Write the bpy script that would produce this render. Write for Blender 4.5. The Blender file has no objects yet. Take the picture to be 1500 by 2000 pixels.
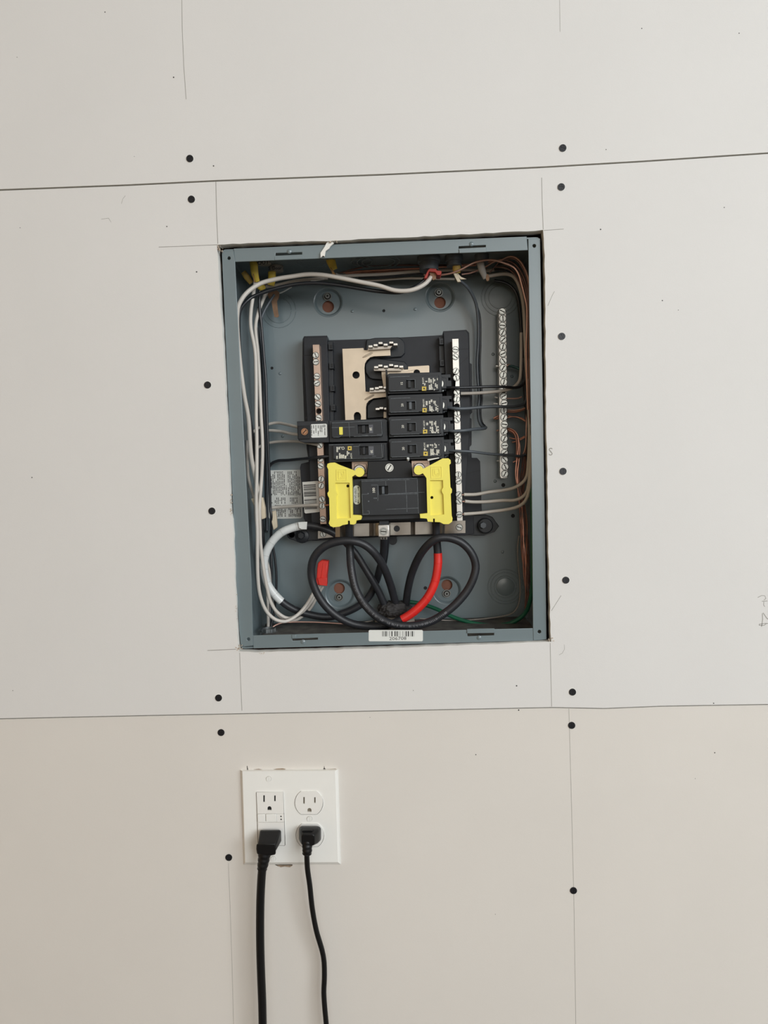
import bpy, bmesh, math, random
import numpy as np
from mathutils import Vector, Matrix
from mathutils.geometry import tessellate_polygon
random.seed(7)
sc = bpy.context.scene
col = sc.collection

# ---------------------------------------------------------------- camera
F = 1350.0                                   # focal length in pixels of the 1500x2000 frame
YAW, PITCH, ROLL = 0.0376, -0.04976, 0.03131
ZOFF = 1.5                                   # the panel hangs about 1.5 m above the floor
CAM = np.array([0.0249, -0.79869, -0.03654 + ZOFF])
def _rot(yaw, pitch, roll):
    cy, sy = math.cos(yaw), math.sin(yaw); cp, sp = math.cos(pitch), math.sin(pitch); cr, sr = math.cos(roll), math.sin(roll)
    return np.array([[cy, -sy, 0], [sy, cy, 0], [0, 0, 1]]) @ np.array([[1, 0, 0], [0, cp, -sp], [0, sp, cp]]) @ np.array([[cr, 0, sr], [0, 1, 0], [-sr, 0, cr]])
RM = _rot(YAW, PITCH, ROLL)
cd = bpy.data.cameras.new('camera'); cam = bpy.data.objects.new('camera', cd); col.objects.link(cam)
cd.sensor_fit = 'HORIZONTAL'; cd.sensor_width = 36.0; cd.lens = F / 1500.0 * 36.0; cd.clip_start = 0.01
mw = Matrix.Identity(4)
for i in range(3):
    mw[i][0] = RM[i, 0]; mw[i][1] = RM[i, 2]; mw[i][2] = -RM[i, 1]; mw[i][3] = CAM[i]
cam.matrix_world = mw
sc.camera = cam

# ---------------------------------------------------------------- light
sc.view_settings.view_transform = 'Standard'; sc.view_settings.look = 'None'
sc.view_settings.gamma = 1.0; sc.view_settings.use_curve_mapping = False
sc.view_settings.exposure = 0.28
w = bpy.data.worlds.new('overcast_sky'); sc.world = w; w.use_nodes = True
bg = w.node_tree.nodes['Background']; bg.inputs[0].default_value = (1.0, 0.975, 0.94, 1); bg.inputs[1].default_value = 0.46
def area(name, loc, target, sx, sy, power, colour):
    l = bpy.data.lights.new(name, 'AREA'); l.shape = 'RECTANGLE'; l.size = sx; l.size_y = sy; l.energy = power; l.color = colour
    o = bpy.data.objects.new(name, l); col.objects.link(o); o.location = loc
    o.rotation_euler = (Vector(target) - Vector(loc)).to_track_quat('-Z', 'Y').to_euler()
area('window_daylight', (1.95, -2.55, 2.2), (0.0, 0.0, 1.55), 2.0, 1.3, 62.0, (0.90, 0.96, 1.0))
area('frontal_fill', (0.5, -3.6, 2.0), (0.0, 0.0, 1.5), 2.4, 1.2, 15.0, (1.0, 0.95, 0.87))  # added warm fill lamp from behind the camera; no garage door stands there

# ---------------------------------------------------------------- helpers
def P(px, py, y=0.0):
    """World point on the plane y = const behind a pixel of the photograph."""
    d = RM @ np.array([(px - 750.0) / F, 1.0, -(py - 1000.0) / F])
    t = (y - CAM[1]) / d[1]
    return CAM + d * t
def XZ(px, py, y):
    p = P(px, py, y); return (float(p[0]), float(p[2]))
def M(y):                                     # metres per pixel at depth y
    return (y - CAM[1]) / F
def lin(r, g, b):
    f = lambda c: (c / 255 / 12.92) if c <= 10 else ((c / 255 + 0.055) / 1.055) ** 2.4
    return (f(r), f(g), f(b), 1.0)
MATS = {}
def mat(name, rgb, rough=0.5, metal=0.0, spec=0.5, var=0.0, scale=60.0, bump=0.0, bscale=400.0, coat=0.0, rgb2=None):
    m = bpy.data.materials.new(name); m.use_nodes = True; nt = m.node_tree; b = nt.nodes['Principled BSDF']
    b.inputs['Base Color'].default_value = lin(*rgb); b.inputs['Roughness'].default_value = rough
    b.inputs['Metallic'].default_value = metal; b.inputs['Specular IOR Level'].default_value = spec
    b.inputs['Coat Weight'].default_value = coat
    tc = nt.nodes.new('ShaderNodeTexCoord')
    ns = nt.nodes.new('ShaderNodeTexNoise'); ns.inputs['Scale'].default_value = scale; ns.inputs['Detail'].default_value = 5
    nt.links.new(tc.outputs['Object'], ns.inputs['Vector'])
    rp = nt.nodes.new('ShaderNodeValToRGB'); c = lin(*rgb); c2 = lin(*rgb2) if rgb2 else None
    k = var
    rp.color_ramp.elements[0].position = 0.3; rp.color_ramp.elements[1].position = 0.7
    rp.color_ramp.elements[0].color = c2 if c2 else tuple(max(0, x * (1 - k)) for x in c[:3]) + (1,)
    rp.color_ramp.elements[1].color = c if c2 else tuple(min(1, x * (1 + k)) for x in c[:3]) + (1,)
    nt.links.new(ns.outputs['Fac'], rp.inputs['Fac']); nt.links.new(rp.outputs['Color'], b.inputs['Base Color'])
    if bump > 0:
        n2 = nt.nodes.new('ShaderNodeTexNoise'); n2.inputs['Scale'].default_value = bscale; n2.inputs['Detail'].default_value = 3
        nt.links.new(tc.outputs['Object'], n2.inputs['Vector'])
        bp = nt.nodes.new('ShaderNodeBump'); bp.inputs['Strength'].default_value = bump; bp.inputs['Distance'].default_value = 0.0005
        nt.links.new(n2.outputs['Fac'], bp.inputs['Height']); nt.links.new(bp.outputs['Normal'], b.inputs['Normal'])
    MATS[name] = m
    return m
class MB:
    def __init__(s): s.v = []; s.f = []; s.m = []
    def add(s, vs, fs, m=0):
        o = len(s.v); s.v += [tuple(map(float, v)) for v in vs]; s.f += [tuple(i + o for i in f) for f in fs]; s.m += [m] * len(fs)
    def prismw(s, poly, y0, y1, holes=(), m=0, me=None, taper=None):
        """poly in world x,z; front at y0 and back at y1; taper = other outline for the back."""
        me = m if me is None else me
        loops = [list(poly)] + [list(h) for h in holes]
        flat = [p for l in loops for p in l]
        tris = tessellate_polygon([[Vector((p[0], p[1], 0)) for p in l] for l in loops])
        back = flat if taper is None else list(taper)
        n = len(flat)
        s.add([(p[0], y0, p[1]) for p in flat] + [(p[0], y1, p[1]) for p in back], [tuple(t) for t in tris], m)
        o = len(s.v) - 2 * n
        fs = [tuple(o + n + i for i in t) for t in tris]
        s.f += fs; s.m += [m] * len(fs)
        k = 0
        for l in loops:
            L = len(l)
            for i in range(L):
                j = (i + 1) % L
                s.f.append((o + k + i, o + k + j, o + n + k + j, o + n + k + i)); s.m.append(me)
            k += L
    def prism(s, poly, y0, y1, holes=(), m=0, me=None):
        s.prismw([XZ(a, b, y0) for a, b in poly], y0, y1, [[XZ(a, b, y0) for a, b in h] for h in holes], m, me)
    def box(s, x0, y0, x1, y1, d0, d1, m=0, tilt=0.035):
        """pixel rectangle following the slight tilt of the photograph"""
        w_ = (x1 - x0); h_ = (y1 - y0)
        s.prism([(x0, y0), (x1, y0 - tilt * w_), (x1 + 0.035 * h_, y1 - tilt * w_), (x0 + 0.035 * h_, y1)], d0, d1, m=m)
    def tube(s, path, r, n=10, m=0, caps=True):
        path = np.array(path, float); N = len(path); r = np.ones(N) * r if np.isscalar(r) else np.array(r, float)
        T = np.gradient(path, axis=0); T /= np.linalg.norm(T, axis=1)[:, None] + 1e-12
        a = np.array([0, 1.0, 0]) if abs(T[0][1]) < 0.9 else np.array([1.0, 0, 0])
        u = np.cross(T[0], a); u /= np.linalg.norm(u)
        vs = []
        for i in range(N):
            u = u - T[i] * np.dot(u, T[i]); u /= np.linalg.norm(u) + 1e-12; v_ = np.cross(T[i], u)
            for k in range(n):
                t = 2 * math.pi * k / n; vs.append(path[i] + r[i] * (math.cos(t) * u + math.sin(t) * v_))
        fs = [(i * n + k, i * n + (k + 1) % n, (i + 1) * n + (k + 1) % n, (i + 1) * n + k) for i in range(N - 1) for k in range(n)]
        if caps: fs += [tuple(range(n))[::-1], tuple(range((N - 1) * n, N * n))]
        s.add(vs, fs, m)
    def cyl(s, c, axis, prof, n=24, m=0):
        """lathe: prof = [(distance along axis, radius)...] from world point c"""
        ax = Vector(axis).normalized(); a = Vector((0, 1, 0)) if abs(ax.y) < 0.9 else Vector((1, 0, 0)); u = ax.cross(a).normalized(); v_ = ax.cross(u)
        c = Vector([float(q) for q in c]); vs = []
        for d, r in prof:
            for k in range(n):
                t = 2 * math.pi * k / n; vs.append(c + ax * d + (u * math.cos(t) + v_ * math.sin(t)) * r)
        K = len(prof)
        fs = [(i * n + k, i * n + (k + 1) % n, (i + 1) * n + (k + 1) % n, (i + 1) * n + k) for i in range(K - 1) for k in range(n)]
        fs += [tuple(range(n))[::-1], tuple(range((K - 1) * n, K * n))]
        s.add(vs, fs, m)
OFF = {}
def make_mesh(name, mb, mats, smooth=True, origin=None, fix=True):
    me = bpy.data.meshes.new(name)
    V = np.array(mb.v)
    o = (V.min(0) + V.max(0)) / 2 if origin is None else np.array(origin, float)
    me.from_pydata([tuple(p) for p in V - o], [], mb.f); me.polygons.foreach_set('material_index', mb.m)
    for q in mats: me.materials.append(MATS[q])
    if fix:
        bm = bmesh.new(); bm.from_mesh(me); bmesh.ops.recalc_face_normals(bm, faces=bm.faces); bm.to_mesh(me); bm.free()
    if smooth: me.shade_smooth(); me.set_sharp_from_angle(angle=math.radians(38))
    me.update(); return me, o
def link(name, me, o, parent=None, rot=None):
    ob = bpy.data.objects.new(name, me); col.objects.link(ob)
    base = OFF[parent.name] if parent else np.zeros(3)
    ob.location = tuple(np.array(o) - base)
    if rot: ob.rotation_euler = rot
    if parent: ob.parent = parent
    OFF[ob.name] = np.array(o, float)
    return ob
def tag(ob, label=None, cat=None, group=None, kind=None):
    if label: ob['label'] = label
    if cat: ob['category'] = cat
    if group: ob['group'] = group
    if kind: ob['kind'] = kind
    return ob
def mk(name, mb, mats, parent=None, smooth=True, bevel=0.0, label=None, cat=None, group=None, kind=None, segs=2):
    if isinstance(mats, str): mats = [mats]
    me, o = make_mesh(name, mb, mats, smooth)
    ob = link(name, me, o, parent)
    if bevel:
        b = ob.modifiers.new('bevel', 'BEVEL'); b.width = bevel; b.segments = segs; b.limit_method = 'ANGLE'; b.angle_limit = math.radians(40); b.use_clamp_overlap = True
    return tag(ob, label, cat, group, kind)
def thing(name, px, py, y, label, cat, group=None, kind=None):
    o = P(px, py, y); ob = bpy.data.objects.new(name, None); ob.empty_display_size = 0.01; col.objects.link(ob)
    ob.location = tuple(o); OFF[ob.name] = np.array(o, float)
    return tag(ob, label, cat, group, kind)
def spline(pts, step=0.0035):
    p = np.array(pts, float); n = len(p)
    if n == 2: return np.array([p[0] + (p[1] - p[0]) * t for t in np.linspace(0, 1, 4)])
    ext = np.vstack([2 * p[0] - p[1], p, 2 * p[-1] - p[-2]]); out = []
    for i in range(1, n):
        a, b, c, d = ext[i - 1], ext[i], ext[i + 1], ext[i + 2]
        k = max(2, int(np.linalg.norm(c[:3] - b[:3]) / step))
        for t in np.linspace(0, 1, k, endpoint=False):
            out.append(0.5 * ((2 * b) + (-a + c) * t + (2 * a - 5 * b + 4 * c - d) * t * t + (-a + 3 * b - 3 * c + d) * t ** 3))
    out.append(p[-1]); return np.array(out)
def wpath(pts, step=0.0035):
    return spline([P(*q[:3]) for q in pts], step)
def wire(name, label, cat, pts, rpx, m, group=None, parent=None, n=10):
    q = MB(); ym = sum(p[2] for p in pts) / len(pts)
    q.tube(wpath(pts), rpx * M(ym), n)
    return mk(name, q, m, parent, label=label, cat=cat, group=group)
def circ(px, py, r, n=20, a0=0.0, a1=2 * math.pi):
    full = abs(a1 - a0 - 2 * math.pi) < 1e-6
    return [(px + r * math.cos(a0 + (a1 - a0) * i / (n if full else n - 1)), py + r * math.sin(a0 + (a1 - a0) * i / (n if full else n - 1))) for i in range(n)]
def rrect(x0, y0, x1, y1, r, tilt=0.0, n=4):
    pts = []
    for cx, cy, a in ((x1 - r, y0 + r, -90), (x1 - r, y1 - r, 0), (x0 + r, y1 - r, 90), (x0 + r, y0 + r, 180)):
        for i in range(n + 1):
            t = math.radians(a + 90 * i / n); pts.append((cx + r * math.cos(t), cy + r * math.sin(t)))
    cx, cy = (x0 + x1) / 2, (y0 + y1) / 2
    return [(cx + (x - cx) - tilt * (y - cy) * -1, cy + (y - cy) - tilt * (x - cx)) for x, y in pts]
_T = {}
def text_on(mb, s, px, py, y, hpx, ang=0.0, bold=0.0, m=0, wide=1.0, thick=0.00015):
    """letters standing 0.15 mm proud of the plane y, centred on the pixel; ang in degrees, counter-clockwise"""
    key = (s, bold)
    if key not in _T:
        c = bpy.data.curves.new('t', 'FONT'); c.body = s; c.align_x = 'CENTER'; c.align_y = 'CENTER'; c.resolution_u = 2; c.offset = bold; c.size = 1.0
        o = bpy.data.objects.new('t', c); col.objects.link(o)
        me = bpy.data.meshes.new_from_object(o.evaluated_get(bpy.context.evaluated_depsgraph_get()))
        _T[key] = ([tuple(v.co) for v in me.vertices], [tuple(p.vertices) for p in me.polygons])
        bpy.data.objects.remove(o); bpy.data.curves.remove(c); bpy.data.meshes.remove(me)
    vs, fs = _T[key]; o = P(px, py, y - thick); k = hpx * M(y) / 0.7; a = math.radians(ang)
    mb.add([(o[0] + k * (wide * v[0] * math.cos(a) - v[1] * math.sin(a)), o[1], o[2] + k * (wide * v[0] * math.sin(a) + v[1] * math.cos(a))) for v in vs], fs, m)
def flat(mb, poly, y, m=0, th=0.0001):
    mb.prism(poly, y - th, y, m=m)
def stroke(mb, pts, w_, y, m=0, th=0.0001):
    for (a, b), (c, d) in zip(pts[:-1], pts[1:]):
        L = math.hypot(c - a, d - b) or 1; nx, ny = -(d - b) / L * w_ / 2, (c - a) / L * w_ / 2
        flat(mb, [(a + nx, b + ny), (c + nx, d + ny), (c - nx, d - ny), (a - nx, b - ny)], y, m, th)

# ---------------------------------------------------------------- materials
mat('drywall_paper', (220, 218, 215), 0.92, spec=0.25, var=0.012, scale=7, bump=0.12, bscale=900)
mat('drywall_paper_floor_bounce', (219, 214, 207), 0.92, spec=0.25, var=0.015, scale=7, bump=0.12, bscale=900)  # warmer, darker copy of the paper; floor bounce put into its colour
mat('gypsum', (232, 230, 224), 0.95, spec=0.1, var=0.06, scale=90, bump=0.5, bscale=500)
mat('crumb', (214, 204, 190), 0.95, var=0.15, scale=300, rgb2=(170, 150, 130))
mat('pencil', (158, 155, 149), 0.8, var=0.1)
mat('dark_gap', (45, 40, 36), 0.9, var=0.2)
mat('torn_paper_edge', (150, 132, 112), 0.9, var=0.2, scale=200)
mat('plywood', (140, 94, 76), 0.8, var=0.2, scale=40)
mat('warm_bounce_tan', (188, 158, 120), 0.85, var=0.15, scale=25)
mat('stud', (150, 120, 90), 0.85, var=0.2, scale=30)
mat('concrete', (92, 84, 74), 0.85, var=0.12, scale=5)
mat('grey_paint', (112, 125, 129), 0.30, spec=0.8, var=0.03, scale=14, bump=0.05, bscale=500)
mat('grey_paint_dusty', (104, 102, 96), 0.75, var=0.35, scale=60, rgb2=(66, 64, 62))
mat('black_plastic', (36, 39, 43), 0.42, spec=0.4, var=0.12, scale=80)
mat('chassis_plastic', (36, 38, 43), 0.5, spec=0.35, var=0.1, scale=60)
mat('deep_black', (14, 15, 18), 0.6, var=0.1)
mat('scuff', (98, 104, 108), 0.6, var=0.3, scale=300)
mat('amp_grey', (84, 86, 92), 0.5, var=0.05)
mat('tin', (206, 203, 197), 0.34, metal=0.75, var=0.05, scale=120, bump=0.1)
mat('tin_pink', (188, 164, 148), 0.38, metal=0.6, var=0.07, scale=120, bump=0.1)
mat('bus_plate', (212, 196, 174), 0.45, metal=0.45, var=0.06, scale=50)
mat('screw_steel', (186, 188, 184), 0.28, metal=0.85, var=0.08, scale=300)
mat('screw_shade', (96, 94, 90), 0.45, metal=0.5, var=0.1, scale=300)
mat('screw_recess_shade', (40, 38, 36), 0.6, metal=0.3, var=0.1)  # dark colour standing in for shade in screw slots and round heads
mat('screw_bronze', (168, 124, 92), 0.4, metal=0.6, var=0.1, scale=300)
mat('black_oxide', (34, 34, 38), 0.42, metal=0.3, var=0.15, scale=300)
mat('strap_steel', (160, 154, 146), 0.3, metal=0.85, var=0.08, scale=60)
mat('copper', (212, 154, 132), 0.33, metal=0.75, var=0.1, scale=90)
mat('copper_pale', (222, 178, 162), 0.33, metal=0.6, var=0.08, scale=90)
mat('copper_dull', (142, 110, 102), 0.42, metal=0.5, var=0.12, scale=90)
mat('white_wire', (206, 199, 190), 0.42, var=0.03, scale=40)
mat('white_wire_aged', (190, 183, 174), 0.45, var=0.04, scale=40)
mat('black_wire', (34, 36, 40), 0.33, spec=0.6, var=0.12, scale=200)
mat('grey_wire', (82, 88, 94), 0.42, var=0.08, scale=100)
mat('black_cable', (40, 41, 45), 0.45, spec=0.5, var=0.12, scale=120, bump=0.15, bscale=700)
mat('cord_black', (14, 14, 15), 0.42, spec=0.35, var=0.1)
mat('cable_print', (120, 120, 124), 0.6, var=0.15, scale=500)
mat('red_tape', (222, 44, 38), 0.33, spec=0.6, var=0.08, scale=70, coat=0.2)
mat('white_tape', (224, 226, 224), 0.32, spec=0.6, var=0.03, scale=60, coat=0.2)
mat('tape_seam', (186, 184, 180), 0.5, var=0.05)
mat('green_wire', (22, 92, 66), 0.4, var=0.08)
mat('teal_wire', (36, 80, 80), 0.45, var=0.08)
mat('red_cap', (216, 52, 42), 0.45, var=0.06, scale=80)
mat('red_sheath', (176, 58, 48), 0.5, var=0.1, scale=150)
mat('yellow_sheath', (216, 188, 74), 0.5, var=0.12, scale=120)
mat('yellow_sheath_dull', (168, 138, 64), 0.55, var=0.15, scale=120)
mat('sheath_inside', (140, 104, 60), 0.7, var=0.2, scale=120)
mat('kraft_paper', (134, 104, 80), 0.8, var=0.25, scale=90)
mat('cream_jacket', (206, 192, 168), 0.55, var=0.07, scale=90)
mat('grey_jacket', (142, 136, 128), 0.55, var=0.1, scale=90)
mat('bushing_grey', (84, 90, 96), 0.55, var=0.08, scale=90)
mat('yellow_plastic', (242, 229, 102), 0.42, spec=0.4, var=0.02, scale=50, coat=0.05)
mat('label_white', (222, 224, 220), 0.5, var=0.015)
mat('label_grey', (226, 226, 220), 0.5, var=0.015)
mat('print_black', (38, 38, 38), 0.6, var=0.1)
mat('print_grey', (70, 68, 66), 0.6, var=0.1)
mat('print_white', (214, 212, 200), 0.6, var=0.06)
mat('print_yellow', (214, 188, 84), 0.6, var=0.06)
mat('handle_yellow', (236, 224, 92), 0.5, var=0.03)
mat('duct_seal', (60, 58, 58), 0.8, var=0.3, scale=160, bump=0.8, bscale=260)
mat('conduit', (176, 166, 154), 0.6, var=0.08)
mat('zinc', (120, 124, 124), 0.45, metal=0.7, var=0.15, scale=160)
mat('device_white', (240, 239, 234), 0.28, spec=0.5, var=0.008, coat=0.1)
mat('device_ivory', (238, 236, 231), 0.3, spec=0.5, var=0.008, coat=0.1)
mat('slot_dark', (24, 22, 20), 0.7, var=0.1)
mat('slot_metal', (120, 112, 98), 0.5, var=0.1)
mat('marker_ink', (18, 18, 22), 0.5, var=0.1)

# ---------------------------------------------------------------- screw heads (shared meshes, facing -Y, radius 1 m scaled by px)
def disc(r, n=20, a=0.0): return [(r * math.cos(a + 2 * math.pi * i / n), r * math.sin(a + 2 * math.pi * i / n)) for i in range(n)]
def dshape(r, g, n=10):
    t0 = math.asin(g / r); return [(r * math.cos(t), r * math.sin(t)) for t in np.linspace(t0, math.pi - t0, n)]
def quad_seg(r, g, n=5):
    t0 = math.asin(g / r); return [(g, g)] + [(r * math.cos(t), r * math.sin(t)) for t in np.linspace(t0, math.pi / 2 - t0, n)]
def rot2(p, a): return [(x * math.cos(a) - z * math.sin(a), x * math.sin(a) + z * math.cos(a)) for x, z in p]
def head(kind, r):
    q = MB()
    if kind == 'combo':                       # slotted and cross recessed terminal screw with the shade of hole and slot painted dark
        q.prismw(disc(r * 1.12, 18), -0.0004, 0.0, m=1)
        q.prismw(disc(r * 0.95, 18), -r * 0.16, 0.0, m=0)
        q.prismw(disc(r * 0.80, 16), -r * 0.18, -r * 0.16, m=1)
        ring = disc(r * 0.76, 16)
        for a in (0, math.pi): q.prismw(rot2(dshape(r * 0.76, r * 0.17, 8), a), -r * 0.42, -r * 0.18, m=0)
        q.prismw([(x * 0.3 * r, z * 0.13 * r) for x, z in disc(1, 6)], -r * 0.30, -r * 0.18, m=0)
        q.prismw(disc(r * 0.2, 8), -r * 0.43, -r * 0.42, m=2)
    elif kind == 'slot':
        q.prismw(disc(r * 1.05, 22), -r * 0.1, 0.0, m=1)
        q.prismw(disc(r, 22), -r * 0.18, -r * 0.1, m=1)
        q.prismw(disc(r, 22), -r * 0.24, -r * 0.1, holes=[disc(r * 0.8, 20)], m=0)
        for a in (0, math.pi): q.prismw(rot2(dshape(r * 0.72, r * 0.13, 10), a), -r * 0.32, -r * 0.18, m=0)
    elif kind == 'plate':
        q.prismw(disc(r * 1.06, 22), -r * 0.05, 0.0, m=1)
        q.prismw(disc(r, 22), -r * 0.12, -r * 0.05, m=0)
        for a in (0, math.pi): q.prismw(rot2(dshape(r * 0.97, r * 0.09, 10), a), -r * 0.3, -r * 0.12, m=0)
    elif kind == 'cross':
        q.prismw(disc(r, 20), -0.0003, 0.0006, m=0)
        for a in range(4): q.prismw(rot2(quad_seg(r * 0.62, r * 0.13), a * math.pi / 2), -0.0008, -0.0003, m=0)
        q.prismw(disc(r, 20), -0.0008, -0.0003, holes=[disc(r * 0.66, 16)], m=0)
    elif kind == 'square':                    # washer head with a square drive
        q.prismw(disc(r, 24), -r * 0.12, 0, m=1)
        q.prismw(disc(r, 24), -r * 0.3, -r * 0.12, holes=[disc(r * 0.82, 24)], m=0)
        q.prismw(disc(r * 0.58, 20), -r * 0.75, -r * 0.12, holes=[disc(r * 0.3, 4, 0.6)], m=0)
        q.prismw(disc(r * 0.32, 8), -r * 0.35, -r * 0.12, m=1)
    return q
_H = {}
def screw(px, py, y, rpx, kind, mats, parent, rot=None, name='screw', label=None):
    key = (kind, round(rpx, 1), tuple(mats), round(y, 3))
    if key not in _H: _H[key] = make_mesh(name, head(kind, rpx * M(y)), list(mats), True, origin=(0, 0, 0))[0]
    ob = link(name, _H[key], P(px, py, y), parent, rot=(0, random.uniform(0, 3.1) if rot is None else rot, 0))
    return tag(ob, label)
STEEL = ('screw_steel', 'screw_recess_shade', 'screw_shade')

# ---------------------------------------------------------------- room shell
FW, FD = 2.3, 4.5
def slab(name, x0, x1, y0, y1, z0, z1, m, label):
    q = MB(); q.prismw([(x0, z0), (x1, z0), (x1, z1), (x0, z1)], y0, y1)
    o = mk(name, q, m, smooth=False, kind='structure', label=label); return o
slab('floor', -6.0, 6.0, -14.0, 0.0, -0.08, 0.0, 'concrete', 'grey concrete floor at the foot of the wall')  # unseen; stretched far out and kept dark to dim reflections low in the box
slab('ceiling', -2.6, 2.6, -FD, 0.0, 2.75, 2.8, 'drywall_paper', 'plain white ceiling above the wall')
slab('wall_left', -1.6, -1.5, -FD, 0.2, -0.08, 2.8, 'warm_bounce_tan', 'unseen side wall left of the panel wall, tinted tan for warm bounce')  # unseen; set close and coloured tan to throw warm fill from the left

# ---------------------------------------------------------------- the drywall
wall = thing('wall_back', 750, 1000, 0.0, 'unpainted off-white drywall of three sheets with black screws and pencil lines', None, kind='structure')
UJ = [(-400, 390), (0, 369.5), (250, 360), (425, 351.5), (750, 339.5), (1060, 325), (1250, 314), (1500, 297.5), (1900, 272)]
LJ = [(-400, 1412), (0, 1403), (250, 1397.5), (425, 1394), (500, 1392.5), (750, 1387.5), (1080, 1381), (1180, 1383), (1290, 1378.5), (1500, 1375), (1900, 1368)]
def jit(pts, a, seed, per=14):
    """a cut by hand: fine wobble along an outline"""
    r = random.Random(seed); out = []
    for (x0, y0), (x1, y1) in zip(pts, pts[1:] + pts[:1]):
        k = max(1, int(math.hypot(x1 - x0, y1 - y0) / per))
        for i in range(k):
            t = i / k; out.append((x0 + (x1 - x0) * t + r.uniform(-a, a), y0 + (y1 - y0) * t + r.uniform(-a, a)))
    return out
ZT, ZB = 2.75, 0.0
def wz(pts, y=0.0): return [XZ(a, b, y) for a, b in pts]
xl, xr = -1.5, 2.6
up = wz(UJ)
mid_top = wz([(a, b + 3.2) for a, b in UJ]); mid_bot = wz(LJ)
def ext(a, b, x): return (x, a[1] + (b[1] - a[1]) * (x - a[0]) / (b[0] - a[0]))
upl, upr = ext(up[0], up[1], xl), ext(up[-2], up[-1], xr)
mtl, mtr = ext(mid_top[0], mid_top[1], xl), ext(mid_top[-2], mid_top[-1], xr)
mbl, mbr = ext(mid_bot[0], mid_bot[1], xl), ext(mid_bot[-2], mid_bot[-1], xr)
upl = (xl, up[0][1] - 0.01); mtl = (xl, up[0][1] - 0.0116); upr = (xr, up[-1][1] + 0.01); mtr = (xr, up[-1][1] + 0.0084)
mbl = (xl, mid_bot[0][1] - 0.004); mbr = (xr, mid_bot[-1][1] + 0.004)
q = MB(); q.prismw([upl] + up + [upr, (xr, ZT), (xl, ZT)], 0.0, 0.0127, m=0, me=1)
mk('drywall_sheet', q, ['drywall_paper', 'gypsum'], wall, smooth=False, label='top sheet of drywall above the upper seam')
HOLE = [(424, 478), (500, 474.5), (560, 472.5), (640, 470.5), (700, 467.5), (800, 463), (900, 458), (980, 454), (1061, 449.5),
        (1064, 500), (1065.5, 663), (1067, 844), (1069, 905), (1070.5, 1064), (1073, 1140), (1075.5, 1248), (1076, 1253),
        (1000, 1256.5), (908, 1259.5), (800, 1264), (740, 1266.5), (600, 1271), (500, 1274), (466, 1272),
        (464, 1240), (459, 1130), (456, 1030), (452, 1000), (449.5, 970), (447, 882), (444, 820), (441, 772), (437.5, 706), (434, 640), (430.5, 598), (427, 530)]
hole = wz(jit(HOLE, 0.7, 3))
q = MB(); q.prismw([mtl] + mid_top + [mtr, mbr] + mid_bot[::-1] + [mbl], 0.0, 0.0127, holes=[hole], m=0, me=1)
mk('drywall_sheet', q, ['drywall_paper', 'gypsum'], wall, smooth=False, label='middle sheet of drywall with the opening cut for the panel')
LY = 0.0022
low = wz([(a, b + 1.9) for a, b in LJ], LY)
q = MB(); q.prismw([(xl, low[0][1] - 0.004)] + low + [(xr, low[-1][1] + 0.004), (xr, ZB), (xl, ZB)], LY, 0.0149, m=0, me=1)
mk('drywall_sheet', q, ['drywall_paper_floor_bounce', 'gypsum'], wall, smooth=False, label='bottom sheet of drywall behind the outlet, slightly set back, with floor-bounce tone in its colour')
# studs and the framing behind the sheets
for x in (-0.61, -0.203 - 0.02, 0.203 + 0.02, 0.61):
    q = MB(); q.prismw([(x - 0.019, 0.0), (x + 0.019, 0.0), (x + 0.019, ZT), (x - 0.019, ZT)], 0.0152, 0.127); mk('stud', q, 'stud', wall, smooth=False)
q = MB(); q.prismw([(xl, ZB), (xr, ZB), (xr, ZT), (xl, ZT)], 0.1285, 0.14); mk('plywood_backing', q, 'plywood', wall, smooth=False)
# screws
for i, (x, y) in enumerate([(371, 310), (374, 389.5), (1099, 289.5), (1096, 365.5), (405.5, 752), (1097, 657), (414, 998), (1099.5, 920.5), (427, 1363),
             (1105, 1133), (1118, 1351.5), (432, 1430.5), (1116.5, 1416.5), (447, 1674.5), (1120, 1739)]):
    d = LY if y > 1395 else 0.0
    screw(x, y, d, 6.9, 'cross', ('black_oxide',), wall, name='drywall_screw')
# pale rims round the screws
q = MB()
for (x, y) in [(371, 310), (374, 389.5), (1099, 289.5), (1096, 365.5), (405.5, 752), (1097, 657), (414, 998), (1099.5, 920.5), (427, 1363), (1105, 1133), (1118, 1351.5)]:
    q.prism(circ(x, y, 8.2, 20), -0.00012, 0, holes=[circ(x, y, 6.9, 20)])
mk('pale_rim', q, 'gypsum', wall, kind='stuff')
# pencil lines
q = MB()
stroke(q, [(354.5, -40), (356, 60), (359, 130), (363.5, 194)], 1.1, 0)
stroke(q, [(421.5, 354), (423, 420), (425.5, 476)], 1.3, 0)
stroke(q, [(1058, 347), (1059, 400), (1061, 448)], 1.2, 0)
stroke(q, [(310, 482.5), (360, 480.8), (424, 478)], 1.2, 0); stroke(q, [(1062, 450), (1101, 447.3)], 1.1, 0)
stroke(q, [(405, 1270.5), (461, 1268)], 1.3, 0); stroke(q, [(468, 1275), (470, 1330), (472.5, 1388)], 1.0, 0)
stroke(q, [(1074.5, 1256), (1076, 1320), (1077.5, 1380)], 1.1, 0)
stroke(q, [(1070, 597), (1079, 576), (1083, 569)], 0.9, 0); stroke(q, [(1077, 1193), (1096, 1163)], 0.9, 0)
stroke(q, [(1093, 0), (1094, 62)], 0.7, 0)
stroke(q, [(237, 398), (240, 388), (245, 382)], 0.6, 0); stroke(q, [(198, 428), (212, 426), (217, 434)], 0.6, 0)
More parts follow.
